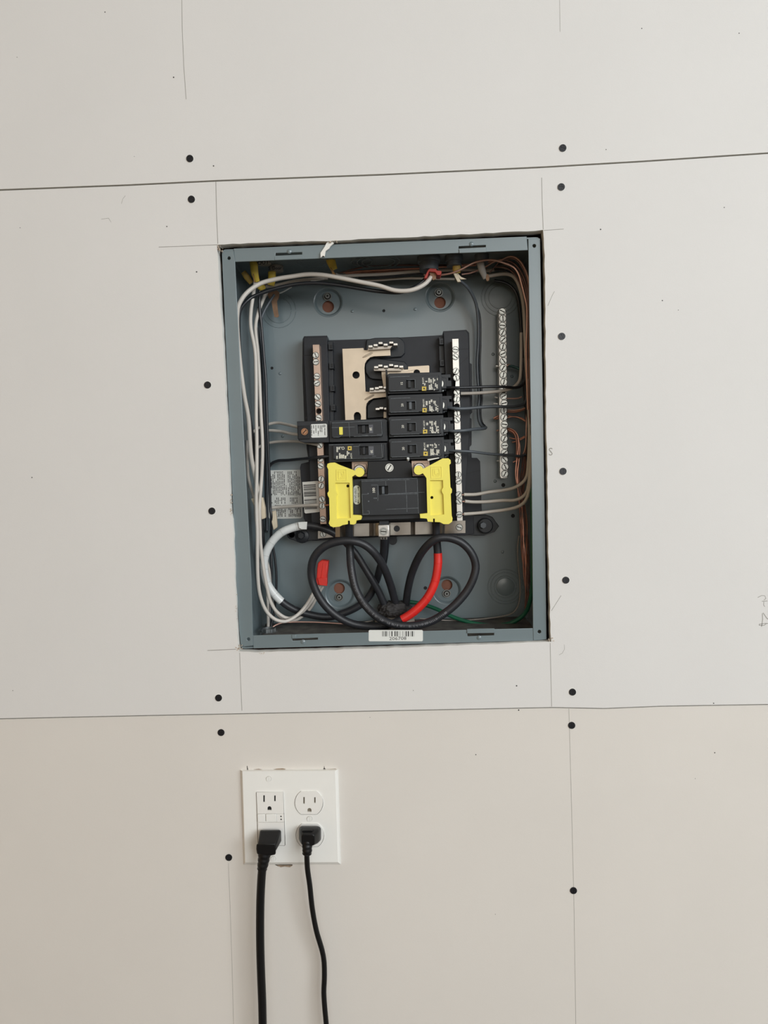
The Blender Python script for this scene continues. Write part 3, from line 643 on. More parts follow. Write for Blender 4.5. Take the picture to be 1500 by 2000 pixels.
for i, (yt, yb, x0, x1, amp, lb) in enumerate(R_B):
    b = thing('circuit_breaker', (x0 + x1) / 2, yb, 0.07, lb, 'circuit breaker', 'single pole breakers in the right column')
    tl = 0.030; W_ = x1 - x0
    tp = lambda x, y: (x + 0.03 * (y - yt), y - tl * (x - x0))
    def pl(*pts): return [tp(x, y) for x, y in pts]
    q = MB(); q.prism(pl((x0, yt + 2), (x0 + 5, yt), (x1, yt), (x1, yb - 1), (x0, yb - 1)), 0.053, 0.0818); mk('body', q, 'black_plastic', b, bevel=0.0006)
    q = MB(); q.prism(pl((x0 + 2, yt + 6.5), (x1 - 5, yt + 6.5), (x1 - 5, yb - 6), (x0 + 2, yb - 6)), 0.046, 0.054, holes=[pl((x0 + 37, yt + 14), (x0 + 53, yt + 14), (x0 + 53, yt + 30), (x0 + 37, yt + 30))]); fc = mk('front_face', q, 'black_plastic', b, bevel=0.0005)
    q = MB(); dx = 0 if i != 1 else 1
    q.prism(pl((x0 + 40 + dx, yt + 14.6), (x0 + 45.5 + dx, yt + 14.6), (x0 + 45.5 + dx, yt + 29.4), (x0 + 40 + dx, yt + 29.4)), 0.0425, 0.0535); mk('handle', q, 'grey_wire' if i == 1 else 'black_plastic', b, bevel=0.0005)
    q = MB(); q.prism(pl((x1 - 3, yt + 5), (x1 + 18, yt + 5), (x1 + 18, yt + 12), (x1 + 13, yt + 12), (x1 + 13, yt + 17), (x1 + 19, yt + 17), (x1 + 19, yb - 10), (x1 + 8, yb - 10), (x1 + 8, yb - 4), (x1 - 3, yb - 4)), 0.062, 0.0815); mk('terminal_end', q, 'black_plastic', b, bevel=0.0005)
    q = MB(); q.prism(pl((x1 - 2, yt + 10), (x1 + 9, yt + 12), (x1 + 9, yb - 8), (x1 - 2, yb - 8)), 0.054, 0.063); mk('terminal_cover', q, 'black_plastic', b, bevel=0.0005)
    q = MB(); cx, cy = tp(x1 + 2, yt + 23); flat(q, [(cx - 1, cy - 6), (cx + 1, cy - 3), (cx + 1.3, cy + 1), (cx, cy + 6), (cx - 1.6, cy + 5)], 0.054, 0); mk('terminal_screw_sliver', q, 'screw_steel', b, smooth=False, label='sliver of the silver terminal screw')  # flat shape for the exposed edge of the terminal screw
    q = MB(); q.cyl(P(*tp(x1 + 1, yb - 4), 0.062), (0, -1, 0), [(0, .0018), (.002, .0016), (.0025, .0006)], 10); mk('rivet', q, 'black_plastic' if i else 'zinc', b)
    q = MB(); nx, ny = tp(x0 + 28.3, yt + 20.5); text_on(q, amp, nx, ny, 0.046, 4.3, 90, 0.02); mk('printed_number', q, 'print_white', fc, smooth=False)
    q = MB(); r = random.Random(40 + i); lx, ly = tp(x0 + 68, yt + 11); lx2, ly2 = lx + 33, ly + 24
    text_on(q, 'HOM', lx + 2.2, ly + 4.8, 0.046, 3.4, 92, 0.01)
    blocks(q, lx + 0.5, ly + 10, lx + 7, ly + 15.5, 0.046, r, ncol=2); blocks(q, lx + 6, ly + 3, lx + 10.5, ly + 12, 0.046, r, ncol=1)
    blocks(q, lx + 12, ly, lx + 19.5, ly + 9, 0.046, r, ncol=2); blocks(q, lx + 21, ly, lx + 26, ly + 11, 0.046, r, ncol=2); blocks(q, lx + 29, ly, lx + 31, ly + 4, 0.046, r, ncol=1)
    blocks(q, lx + 13, ly + 11, lx + 20, ly + 24, 0.046, r, ncol=2); blocks(q, lx + 20, ly + 21, lx + 31, ly + 24, 0.046, r, ncol=4); blocks(q, lx + 25, ly + 10, lx + 31, ly + 21, 0.046, r, ncol=2)
    q.prism(circ(lx + 18.5, ly + 20.5, 2.9, 14), 0.0458, 0.046, holes=[circ(lx + 18.5, ly + 20.5, 1.9, 10)])
    mk('small_print', q, 'print_white', fc, smooth=False, kind='stuff')
    q = MB(); ex, ey = lx + 4, ly + 20.5
    q.prism([(ex - 4.2, ey - 4), (ex + 4.2, ey - 4), (ex + 4.2, ey + 4.2), (ex - 4.2, ey + 4.2)], 0.04585, 0.046, holes=[[(ex - 1.6, ey - 1.6), (ex + 1.6, ey - 1.6), (ex + 1.6, ey + 1.2), (ex - 1.6, ey + 1.2)]]); mk('square_emblem', q, 'print_yellow', fc, smooth=False)
    q = MB(); r = random.Random(i)
    sc_ = [[(x0 + 6, yt + 7), (x0 + 44, yt + 6.7)], [(x0 + 5, yb - 6.5), (x0 + 60, yb - 6.5)], [(x0 + 38, yt + 13.2), (x0 + 54, yt + 13.2), (x0 + 54, yt + 30)], [(x0 + 70, yb - 6.6), (x1 - 8, yb - 6.4)]]
    if i == 2: sc_ += [[(x0 + 10, yb - 3), (x1 - 6, yb - 3)], [(x1 - 5, yt + 8), (x1 - 4, yb - 6)]]
    scuffs(q, [pl(*p) for p in sc_], 0.0459); mk('scuff', q, 'scuff', fc, smooth=False, kind='stuff')
    if i == 3:
        q = MB(); q.tube([P(797, 898.5, 0.051), P(797, 895, 0.047)], 0.0016, 8); mk('plug', q, 'label_white', b)
# left column
b = thing('circuit_breaker', 668, 862, 0.07, 'long black 20 amp breaker with a yellow test button and a white sticker', 'circuit breaker', 'breakers in the left column')
tp = lambda x, y: (x + 0.03 * (y - 822), y - 0.028 * (x - 580))
pl = lambda *pts: [tp(x, y) for x, y in pts]
q = MB(); q.prism(pl((642, 823), (752, 823), (756, 826), (756, 867), (642, 866)), 0.052, 0.0818); q.prism(pl((580, 823), (641.8, 823), (641.8, 866), (592, 865), (583, 861), (580.5, 856)), 0.052, 0.0655); mk('body', q, 'black_plastic', b, bevel=0.0006)
q = MB(); q.prism(pl((647, 827), (746, 827), (746, 856), (647, 856)), 0.044, 0.053, holes=[pl((698, 833.5), (719, 833.5), (719, 850), (698, 850))]); fc = mk('front_face', q, 'black_plastic', b, bevel=0.0005)
q = MB(); q.prism(pl((706, 834.2), (712.5, 834.2), (712.5, 849.4), (706, 849.4)), 0.0415, 0.0525); mk('handle', q, 'black_plastic', b, bevel=0.0005)
q = MB(); q.prism(pl((581, 832), (604, 832), (604, 858), (581, 858)), 0.0500, 0.053); tc_ = mk('terminal_end', q, 'deep_black', b, bevel=0.0005)
screw(595, 843.2, 0.0499, 6.6, 'slot', ('screw_bronze', 'screw_recess_shade'), tc_, label='bronze coloured terminal screw'); 
q = MB(); q.prism(rrect(607.5, 828, 639, 854.5, 2.5, 0.03), 0.0517, 0.052); lab = mk('sticker', q, 'label_white', b, smooth=False, label='white sticker with small print turned on its side')
q = MB(); r = random.Random(77)
for c, x in enumerate((609.5, 613.7, 618, 622.5, 626.3, 629.5, 635.2)): column_text(q, x, 830.5, (851, 847, 845, 851, 851, 844, 850)[c], 1.3, 0.0517, r, dens=0.8)
q.prism([(630.5, 830), (635, 829.8), (635, 834), (630.5, 834.2)], 0.0516, 0.0517, holes=[[(631.6, 831), (634, 831), (634, 833), (631.6, 833)]])
mk('small_print', q, 'print_grey', lab, smooth=False, kind='stuff')
q = MB(); q.prism(rrect(662.5, 834, 669.3, 849, 1, 0.03), 0.0425, 0.045); mk('test_button', q, 'handle_yellow', b, bevel=0.0004)
q = MB(); q.prism(pl((720, 833.5), (728, 833.5), (728, 850), (720, 850)), 0.0437, 0.045); ns_ = mk('amp_tab', q, 'amp_grey', b, smooth=False)
q = MB(); text_on(q, '20', 724, 838, 0.0436, 4.2, -88, 0.03); mk('printed_number', q, 'print_white', ns_, smooth=False)
q = MB(); scuffs(q, [pl((647, 837), (692, 837)), pl((681, 827), (682, 857)), pl((650, 856), (662, 856), (668, 851)), pl((706, 854), (718, 854)), pl((745, 828), (745.5, 853), (735, 853)), pl((690, 855.5), (745, 855.5)), pl((648, 828), (746, 826))], 0.0439); mk('scuff', q, 'scuff', fc, smooth=False, kind='stuff')
b = thing('circuit_breaker', 700, 901, 0.07, 'black 20 amp breaker at the bottom of the left column, above the yellow guard', 'circuit breaker', 'breakers in the left column')
tp = lambda x, y: (x + 0.03 * (y - 868), y - 0.022 * (x - 641))
q = MB(); q.prism(pl((641, 867), (756, 867), (756.5, 902), (641, 903)), 0.053, 0.0818); mk('body', q, 'black_plastic', b, bevel=0.0006)
q = MB(); q.prism(pl((650, 870), (750, 870), (750, 896.5), (650, 897)), 0.046, 0.054, holes=[pl((702, 873.5), (718.5, 873.5), (718.5, 890), (702, 890))]); fc = mk('front_face', q, 'black_plastic', b, bevel=0.0005)
q = MB(); q.prism(pl((708, 874.2), (713, 874.2), (713, 889.4), (708, 889.4)), 0.0425, 0.0535); mk('handle', q, 'black_plastic', b, bevel=0.0005)
q = MB(); q.prism(pl((719.5, 873.5), (729.5, 873.5), (729.5, 890.5), (719.5, 890.5)), 0.0457, 0.047); ns_ = mk('amp_tab', q, 'amp_grey', b, smooth=False)
q = MB(); text_on(q, '20', 725.8, 882, 0.0456, 4.2, -88, 0.03); mk('printed_number', q, 'print_white', ns_, smooth=False)
q = MB(); r = random.Random(12); blocks(q, 657, 873, 661, 884, 0.046, r, ncol=1); blocks(q, 661, 873, 668, 878, 0.046, r, ncol=2); blocks(q, 662, 885, 668, 896, 0.046, r, ncol=2); blocks(q, 670, 878, 675, 883, 0.046, r, ncol=1)
blocks(q, 668, 888, 677, 896, 0.046, r, ncol=2); blocks(q, 677, 881, 683, 891, 0.046, r, ncol=2); text_on(q, 'HOM', 685.8, 890.5, 0.046, 3.2, -88, 0.01); blocks(q, 656.5, 890.5, 660, 896, 0.046, r, ncol=1)
q.prism(circ(670, 875.5, 2.9, 14), 0.0458, 0.046, holes=[circ(670, 875.5, 1.9, 10)]); mk('small_print', q, 'print_white', fc, smooth=False, kind='stuff')
q = MB(); ex, ey = 683, 875.5; q.prism([(ex - 3.9, ey - 3.9), (ex + 3.9, ey - 3.9), (ex + 3.9, ey + 3.9), (ex - 3.9, ey + 3.9)], 0.04585, 0.046, holes=[[(ex - 1.6, ey - 1.4), (ex + 1.6, ey - 1.4), (ex + 1.6, ey + 1.4), (ex - 1.6, ey + 1.4)]]); mk('square_emblem', q, 'print_yellow', fc, smooth=False)
q = MB(); scuffs(q, [pl((643, 869), (690, 869)), pl((690, 873), (700, 873), (703, 870)), pl((745, 869), (746, 896)), pl((726, 893), (734, 893)), pl((655, 897), (745, 896.5))], 0.0459); mk('scuff', q, 'scuff', fc, smooth=False, kind='stuff')
q = MB(); q.prism([(753, 722), (756, 722), (759, 899), (756.5, 903)], 0.06, 0.097); mk('column_gap_shade', q, 'deep_black', ch)  # added black strip painting the dark gap between the breaker columns
# main breaker
b = thing('main_circuit_breaker', 760, 1016, 0.07, 'wide black 100 amp main breaker between the two yellow guards', 'circuit breaker')
q = MB(); q.prism([(687, 936), (835, 932), (837, 1001), (833, 1013), (700, 1017), (689, 1007)], 0.048, 0.0815); mk('body', q, 'black_plastic', b, bevel=0.0008)
q = MB(); q.prism([(704.5, 938), (815.5, 934.5), (818.5, 1004), (707, 1007.5)], 0.038, 0.049, holes=[[(740, 949.8), (757, 949.3), (757.4, 965.3), (740.4, 965.8)], ]); fc = mk('front_face', q, 'black_plastic', b, bevel=0.0006)
q = MB(); q.prism([(745.5, 950.3), (750.5, 950.1), (750.9, 965), (745.9, 965.2)], 0.0345, 0.0485); mk('handle', q, 'grey_wire', b, bevel=0.0005)
q = MB(); q.prism([(700, 1008), (820, 1004.5), (820, 1016), (700, 1019)], 0.056, 0.09); mk('lower_lip', q, 'deep_black', b, bevel=0.0006)
q = MB(); text_on(q, '100', 730.3, 958, 0.038, 5.0, 92, 0.025); mk('printed_number', q, 'print_white', fc, smooth=False)
q = MB(); scuffs(q, [[(705, 937.2), (757, 935.6), (815, 933.8)], [(706, 940), (800, 936.5)], [(753, 938), (754, 949)], [(706.5, 965.5), (718, 965.2)], [(707, 966), (708.5, 1003)], [(708, 1004.5), (720.5, 1004)], [(717, 998), (721, 998), (721.5, 1004)], [(725, 947.5), (738, 947.3), (738, 978)],
                     [(758, 964.5), (829, 961.5)], [(745, 966.5), (817, 964)], [(754, 995), (818, 992)], [(815, 936), (817.5, 1003)], [(792, 938), (793, 962)], [(794, 966), (795, 1000)]], 0.0379)
for x, y in ((719, 964), (731, 973), (734.5, 973), (720, 979), (744, 938.5), (759, 937.5)): flat(q, circ(x, y, 1.4, 7), 0.0379)
mk('scuff', q, 'scuff', fc, smooth=False, kind='stuff')
q = MB(); q.prism(rrect(690.6, 948, 703.4, 985.3, 6, 0.02), 0.0477, 0.048); lab = mk('gauge_label', q, 'label_white', b, smooth=False, label='white rounded strip gauge label')
q = MB(); text_on(q, 'STRIP GAUGE', 694.2, 967.5, 0.0477, 4.1, -88.5, 0.005, wide=0.78); text_on(q, '3/4 IN.', 700, 967, 0.0477, 3.2, -88.5, 0.01, wide=0.7)
for y0, y1, s in ((951, 958, -1), (976, 983, 1)):
    stroke(q, [(699.4, y0), (699.8, y1)], 0.8, 0.0477); e = y0 if s < 0 else y1
    flat(q, [(697.8, e - s * 2.4), (701.6, e - s * 2.4), (699.7, e)], 0.0477); stroke(q, [(697.8, e + s * 0.4), (701.8, e + s * 0.4)], 0.6, 0.0477)
mk('small_print', q, 'print_black', lab, smooth=False, kind='stuff')
q = MB(); q.prism([(835, 897), (857, 893.5), (858, 895), (836, 900)], 0.044, 0.05); mk('plastic_tab', q, 'label_grey', ch, smooth=False)

# ---------------------------------------------------------------- yellow guards
def arc(cx, cy, r_, a0, a1, n=14): return [(cx + r_ * math.cos(math.radians(a)), cy + r_ * math.sin(math.radians(a))) for a in np.linspace(a0, a1, n)]
GL = [(644.3, 904), (653.6, 903.3), (663, 908), (693.7, 919.4)] + arc(702, 922.3, 9.2, 200, 520, 22)[1:-1] + [(693.5, 927.5), (687.6, 931.3), (688, 950), (688.7, 1006), (705, 1006.5), (706.8, 1010), (705.2, 1015), (696, 1016.6), (694.7, 1022.8), (691, 1024.7), (683.5, 1024), (683, 1017), (679.4, 1017), (679.4, 1023.7),
      (669.5, 1025.6), (664, 1028.4), (650.8, 1030), (645, 1027.5), (642, 1022), (644, 1014.4), (642.8, 973), (640, 967.7), (639.4, 963), (642, 959), (641, 917), (638.3, 911), (639.6, 905.8)]
GR = [(864.5, 895.3), (875.7, 895), (880, 898.5), (880.6, 905), (877.8, 908), (879.8, 951), (882.8, 956), (882.5, 962), (880.4, 965), (882.3, 1007), (884, 1012.5), (883, 1019), (876.7, 1023.7), (866.4, 1023.7), (859, 1020), (849.2, 1019.6), (849.2, 1013), (845.9, 1013), (845.9, 1019.6), (835.6, 1019), (833.7, 1013),
      (820.7, 1012), (820, 1004), (834.7, 1002.3), (832.8, 934), (829, 928.5), (825.8, 924.5)] + arc(817.5, 918.3, 9.2, 40, 338, 22)[1:-1] + [(827, 915.5)]
for poly, pocket, hl, lo, lb in (
    (GL, [(655, 943), (682.5, 943), (685, 1011.6), (658, 1013), (656.8, 970), (659, 965), (656, 958)], (679.2, 949.3), (656.6, 916.5, 677, 939), 'bright yellow plastic lug guard left of the main breaker'),
    (GR, [(840.3, 938.2), (865, 938), (865.6, 952), (862.5, 957), (863, 961), (866, 966), (867.3, 1004.7), (841, 1007)], (843.6, 971.8), (841.3, 911, 862.7, 934), 'bright yellow plastic lug guard right of the main breaker')):
    g = thing('lug_guard', sum(p[0] for p in poly) / len(poly), 1024, 0.04, lb, 'guard', 'yellow lug guards')
    q = MB(); q.prism(poly, 0.030, 0.0335, holes=[pocket]); gb = mk('front_shell', q, 'yellow_plastic', g, bevel=0.0007)
    q = MB(); q.prism([(a, b) for a, b in poly], 0.0335, 0.044, holes=[circ(*hl, 3, 12)]); mk('back_shell', q, 'yellow_plastic', g)
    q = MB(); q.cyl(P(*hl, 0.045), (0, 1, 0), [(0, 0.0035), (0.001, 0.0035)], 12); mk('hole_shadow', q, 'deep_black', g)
    x0, y0, x1, y1 = lo
    q = MB(); f2 = lambda a, b, c, d, t: q.prism([(a, b), (c, b - .4), (c + .5, d - .4), (a + .5, d)], 0.0294, 0.0302, holes=[[(a + t, b + t), (c - t, b + t - .4), (c - t + .5, d - t - .4), (a + t + .5, d - t)]])
    f2(x0, y0, x1, y1, 1.2); f2(x0 + 4, y0 + 4, x1 - 4, y1 - 4, 1.1)
    if poly is GL: stroke(q, [(x0 + 7.5, y1 - 7), (x0 + 12.5, y1 - 7), (x0 + 12.5, y0 + 9), (x0 + 10, y0 + 8)], 1.2, 0.0302, th=0.0008)
    else: stroke(q, [(x0 + 8.5, y0 + 7), (x0 + 8.5, y1 - 7.5), (x0 + 14, y1 - 8), (x0 + 13.5, y0 + 13)], 1.2, 0.0302, th=0.0008)
    mk('square_emblem', q, 'yellow_plastic', gb)

# ---------------------------------------------------------------- ground bar
GB = 0.095
g = thing('ground_bar', 984, 932, GB, 'long aluminium ground bar with a column of screws at the right of the box', 'ground bar')
q = MB(); q.prism([(974, 603), (987.8, 602.5), (990.3, 718), (989.3, 800), (991.5, 931.5), (989.5, 933.5), (978, 934), (976.3, 930), (975, 800), (974.5, 700)], GB, 0.112); gb_ = mk('bar', q, 'tin', g, bevel=0.0004)
n = 24
for i in range(n):
    t = i / (n - 1); x = 981.2 + 5.0 * t + (0.6 if i % 3 == 1 else -0.3); y = 608.5 + (925.5 - 608.5) * t
    screw(x, y, GB - 0.0001, 6.3, 'combo', STEEL, gb_)
q = MB(); q.cyl(P(971.5, 715.5, 0.104), (-1, 0, 0), [(-0.004, 0.002), (0.0, 0.002), (0.0, 0.0034), (0.0022, 0.003)], 12); mk('side_screw', q, 'screw_steel', g)
q = MB(); q.cyl(P(990, 714, 0.104), (1, 0, 0), [(0, 0.002), (0.004, 0.002)], 10); mk('copper_tip', q, 'copper_pale', g)

# ---------------------------------------------------------------- bushings, sheaths and jackets at the top
ZTOP = lambda px: float(P(px, 478 - (px - 640) * 0.04, FY)[2]) - 0.002
def bushing(px, ztop_px, y, prof, label):
    c = P(px, ztop_px, y); zt_ = ZTOP(px); L = zt_ - c[2]
    q = MB(); q.cyl((c[0], y, c[2]), (0, 0, 1), prof(L), 28)
    return mk('cable_bushing', q, 'bushing_grey', label=label, cat='bushing', group='grey bushings under the top wall of the box')
bushing(838, 530, 0.058, lambda L: [(0, 0.008), (0.0005, 0.0115), (0.010, 0.0118), (0.0105, 0.0137), (0.0135, 0.0142), (0.015, 0.0138), (L, 0.0138)], 'large grey bushing holding the red sheathed cable')
bushing(887, 521, 0.058, lambda L: [(0, 0.006), (0.0005, 0.009), (0.0055, 0.0093), (0.006, 0.0108), (0.009, 0.011), (L, 0.0108)], 'grey bushing holding the dull yellow sheathed cable')
bushing(941, 513, 0.058, lambda L: [(0, 0.006), (0.0005, 0.008), (0.005, 0.0088), (L, 0.0088)], 'small grey bushing holding the grey sheathed cable near the right corner')
bushing(516, 517, 0.055, lambda L: [(0, 0.006), (0.0005, 0.0085), (0.005, 0.0088), (L, 0.0088)], 'grey bushing with handwriting OUT near the left corner')
bushing(540, 531, 0.072, lambda L: [(0, 0.006), (0.0005, 0.0085), (0.005, 0.0088), (L, 0.0088)], 'grey bushing with handwriting S. Door above a yellow sheath')
q = MB()
text_on(q, 'OUT', 514, 513, 0.0458, 7.5, 4, 0.015); th_ = mk('handwriting', q, 'marker_ink', bpy.data.objects['cable_bushing.003'], smooth=False)
q = MB(); text_on(q, 'S. Door', 537, 524, 0.0628, 6.6, -2, 0.01, wide=0.85); mk('handwriting', q, 'marker_ink', bpy.data.objects['cable_bushing.004'], smooth=False)
for nm in ('cable_bushing.003', 'cable_bushing.004'): bpy.data.objects[nm].data.materials[0] = MATS['grey_jacket']
def ribbon(name, pts, widths, m, label, cat='cable sheath', group='stripped cable sheaths at the top of the box', th=0.5, split=None):
    """a flattened oval sheath swept along pts"""
    q = MB(); path = wpath(pts, 0.004); N = len(path); ws = np.interp(np.linspace(0, 1, N), np.linspace(0, 1, len(widths)), widths)
    T = np.gradient(path, axis=0); T /= np.linalg.norm(T, axis=1)[:, None]; n = 12; vs = []
    for i in range(N):
        u = np.cross(T[i], (0, 1, 0)); u /= np.linalg.norm(u); v = np.cross(T[i], u)
        for k in range(n):
            t = 2 * math.pi * k / n; R = ws[i] / 2 * M(pts[0][2]); vs.append(path[i] + R * math.cos(t) * u + R * th * math.sin(t) * v)
    fs = [(i * n + k, i * n + (k + 1) % n, (i + 1) * n + (k + 1) % n, (i + 1) * n + k) for i in range(N - 1) for k in range(n)] + [tuple(range(n))[::-1], tuple(range((N - 1) * n, N * n))]
    q.add(vs, fs); return mk(name, q, m, label=label, cat=cat, group=group)
YS = 'stripped cable sheaths at the top of the box'
ribbon('cable_sheath', [(475, 531, .060), (482, 541, .062), (491, 553, .066)], [10, 12, 9], 'yellow_sheath_dull', 'flattened yellow sheath end leaning right in the top left corner')
ribbon('cable_sheath', [(494, 505, .052), (496, 520, .052), (498, 536, .054), (503, 550, .058)], [14, 15.5, 14, 9], 'yellow_sheath', 'tall yellow sheath end with a slit, left of the OUT bushing')
ribbon('cable_sheath', [(531, 531, .070), (531, 545, .070), (529, 557, .072)], [15, 15, 14], 'yellow_sheath', 'square cut yellow sheath end under the S. Door bushing')
ribbon('cable_sheath', [(503, 556, .070), (509, 561, .072), (517, 560, .076)], [8, 13, 8], 'yellow_sheath', 'short torn yellow sheath end below the tall one in the left corner')
ribbon('cable_sheath', [(641, 496, .056), (647, 512, .056), (653, 527, .058)], [16, 17, 13], 'yellow_sheath', 'yellow sheath end hanging below the white paper scrap')
q = MB(); q.prism([(645, 521), (649, 525), (655, 536), (655, 541), (651, 541), (648, 532)], 0.0515, 0.0530); mk('sheath_inside', q, 'sheath_inside', bpy.data.objects['cable_sheath.004'])
q = MB(); q.prism([(493.5, 534), (495, 534), (497, 548), (500, 551), (496, 551)], 0.0466, 0.049); mk('slit', q, 'sheath_inside', bpy.data.objects['cable_sheath.001'])
q = MB(); q.prism([(828, 543), (836, 527), (840, 524), (852, 525), (853, 528), (862, 529), (862.5, 533), (860, 537), (854, 537), (850, 531), (838, 530), (837, 533), (833.5, 543)], 0.044, 0.062)
mk('cable_sheath', q, 'red_sheath', label='red sheath end notched open under the large grey bushing', cat='cable sheath', group=YS, bevel=0.0004)
q = MB(); q.prism([(839, 532), (850, 531.5), (853, 535), (851, 545), (846, 547), (841, 541)], 0.048, 0.051); mk('kraft_wrap', q, 'kraft_paper', label='brown paper filler poking out of the red sheath', cat='paper', group='brown paper cable fillers')
ribbon('cable_sheath', [(891, 516, .056), (892, 525, .056), (892, 533, .058)], [15, 16, 14], 'yellow_sheath_dull', 'dull yellow sheath end below the middle grey bushing')
q = MB(); q.prism([(886, 534), (892, 534), (897, 543), (900, 550), (894, 550.5), (889, 541)], 0.050, 0.054); q.prism([(893, 533), (901, 541), (911, 545), (900, 545.5), (895, 540)], 0.051, 0.053); mk('split_end', q, 'cream_jacket', bpy.data.objects['cable_sheath.006'])
ribbon('cable_sheath', [(937, 505, .056), (940, 522, .056), (948, 544, .060)], [14, 14, 9], 'grey_jacket', 'long grey sheath end slanting down near the right corner')
q = MB(); q.prism([(949, 536), (953, 535), (956, 541), (955, 548), (951, 549), (949, 544)], 0.058, 0.06); mk('kraft_wrap', q, 'kraft_paper', label='small brown paper tuft beside the long grey sheath', cat='paper', group='brown paper cable fillers')
q = MB(); q.prism([(521.5, 568.7), (532, 567.5), (539, 566), (545.5, 570.8), (545, 580), (541, 588.4), (542, 600), (543.4, 612), (544.8, 617.5), (541.8, 620), (536, 619), (533, 605), (529.5, 585), (525, 582), (522, 575)], 0.098, 0.0988)
mk('kraft_wrap', q, 'kraft_paper', label='long torn strip of brown cable paper hanging at the upper left', cat='paper', group='brown paper cable fillers')
q = MB(); q.prism([(638, 474), (643, 471), (650, 472), (652, 475), (645, 481), (643, 485), (636, 490), (635, 494), (634, 501), (631, 499), (626, 503), (626, 494), (630, 488), (634, 482)], 0.0025, 0.0048)
mk('paper_scrap', q, 'gypsum', label='torn white drywall paper scrap stuck over the top flange', cat='paper scrap', smooth=False)
# cream jackets low on the left
q = MB(); q.prism([(489.5, 974), (506, 970), (513, 972), (517, 992), (518, 1012), (510.5, 1015), (508, 1000), (499, 996)], 0.058, 0.066)
mk('cable_jacket', q, 'cream_jacket', label='torn cream cable jacket wrapped round the white wires at the lower left', cat='cable jacket', group='cream jackets at the lower left', bevel=0.001)
q = MB(); q.prism([(529.5, 999), (538, 997), (540, 1012), (541.5, 1030), (534, 1036), (530, 1020)], 0.090, 0.096)
mk('cable_jacket', q, 'cream_jacket', label='narrow cream cable jacket end over the warning label corner', cat='cable jacket', group='cream jackets at the lower left', bevel=0.001)

# ---------------------------------------------------------------- wires on the left
LW = 'wires along the left side of the box'
wire('insulated_wire', 'thick white wire arching from the red sheath over to the left side', 'wire', [(842, 541, .05), (832, 553, .048), (815, 563, .046), (795, 568, .045), (770, 567, .045), (740, 558, .045), (705, 551, .045), (665, 543, .045), (630, 537, .045), (600, 536, .045), (570, 540, .045), (540, 545, .044), (508, 554, .042), (482, 572, .036), (467, 594, .030), (463, 615, .026), (463, 640, .024), (466, 680, .024), (471, 728, .026), (477, 772, .03), (485, 816, .036), (488, 860, .042), (491, 895, .048), (497, 925, .056), (502, 950, .06), (505, 985, .064)], 4.3, 'white_wire', LW)
wire('insulated_wire', 'black wire arching beside the thick white one', 'wire', [(835, 541, .055), (822, 553, .055), (806, 563, .055), (780, 571, .055), (740, 569, .055), (700, 563, .055), (655, 556, .056), (615, 553, .057), (580, 555, .058), (545, 562, .058), (515, 571, .058), (490, 582, .056), (474, 597, .05), (467, 612, .046), (466, 640, .045), (469, 700, .045), (476, 760, .047), (486, 810, .05), (494, 860, .058), (496, 900, .07)], 3.8, 'black_wire', LW)
wire('insulated_wire', 'white wire straight down from the tall yellow sheath to the red cap', 'wire', [(499, 548, .060), (494, 580, .058), (490, 610, .055), (490, 640, .054), (498, 684, .053), (500, 728, .052), (500.4, 772, .052), (500.4, 816, .052), (501.5, 860, .052), (501.5, 926, .052), (500.4, 970, .052), (501.5, 1014, .052), (502.7, 1042, .052), (502.7, 1086, .052), (503.8, 1130, .053), (508, 1163, .056), (519, 1191.6, .06), (534.6, 1208, .064), (550, 1213.5, .068), (563, 1212, .072), (581, 1201, .078), (598.4, 1182, .084), (609, 1164, .088), (619, 1146, .09), (625, 1136, .09)], 3.6, 'white_wire', LW)
wire('insulated_wire', 'second white wire looping from the left corner to the red cap', 'wire', [(519, 571, .085), (512, 590, .082), (505, 608, .076), (499, 640, .07), (503, 684, .066), (506, 728, .063), (508, 772, .062), (510, 816, .062), (512.5, 860, .062), (512.5, 900, .062), (510, 945, .063), (507, 992, .054), (508, 1036, .058), (508.8, 1060, .06), (511.5, 1086, .062), (516, 1119, .064), (522.5, 1152, .068), (528, 1174, .072), (539, 1193, .076), (556.6, 1206, .082), (572, 1206, .086), (594, 1192, .092), (609, 1173, .096), (620, 1153, .098), (628, 1140, .098)], 3.4, 'white_wire', LW)
wire('insulated_wire', 'third white wire coming out behind the white taped cable to the red cap', 'wire', [(515, 1076, .092), (519, 1090, .093), (525, 1112, .094), (528, 1140, .096), (530, 1170, .096), (540, 1197, .096), (556, 1211, .096), (573, 1213, .098), (594, 1201, .1), (609, 1184, .102), (620, 1163, .103), (631, 1145, .103)], 3.1, 'white_wire_aged', LW)
wire('insulated_wire', 'grey white wire at the far left edge joining the cream jacket', 'wire', [(483, 860, .075), (483, 890, .075), (485, 930, .075), (492, 960, .074), (498, 985, .072), (499, 1010, .072), (504, 1040, .072), (508, 1080, .075), (520, 1130, .09), (523, 1180, .09), (524, 1226, .085)], 3.0, 'white_wire_aged', LW)
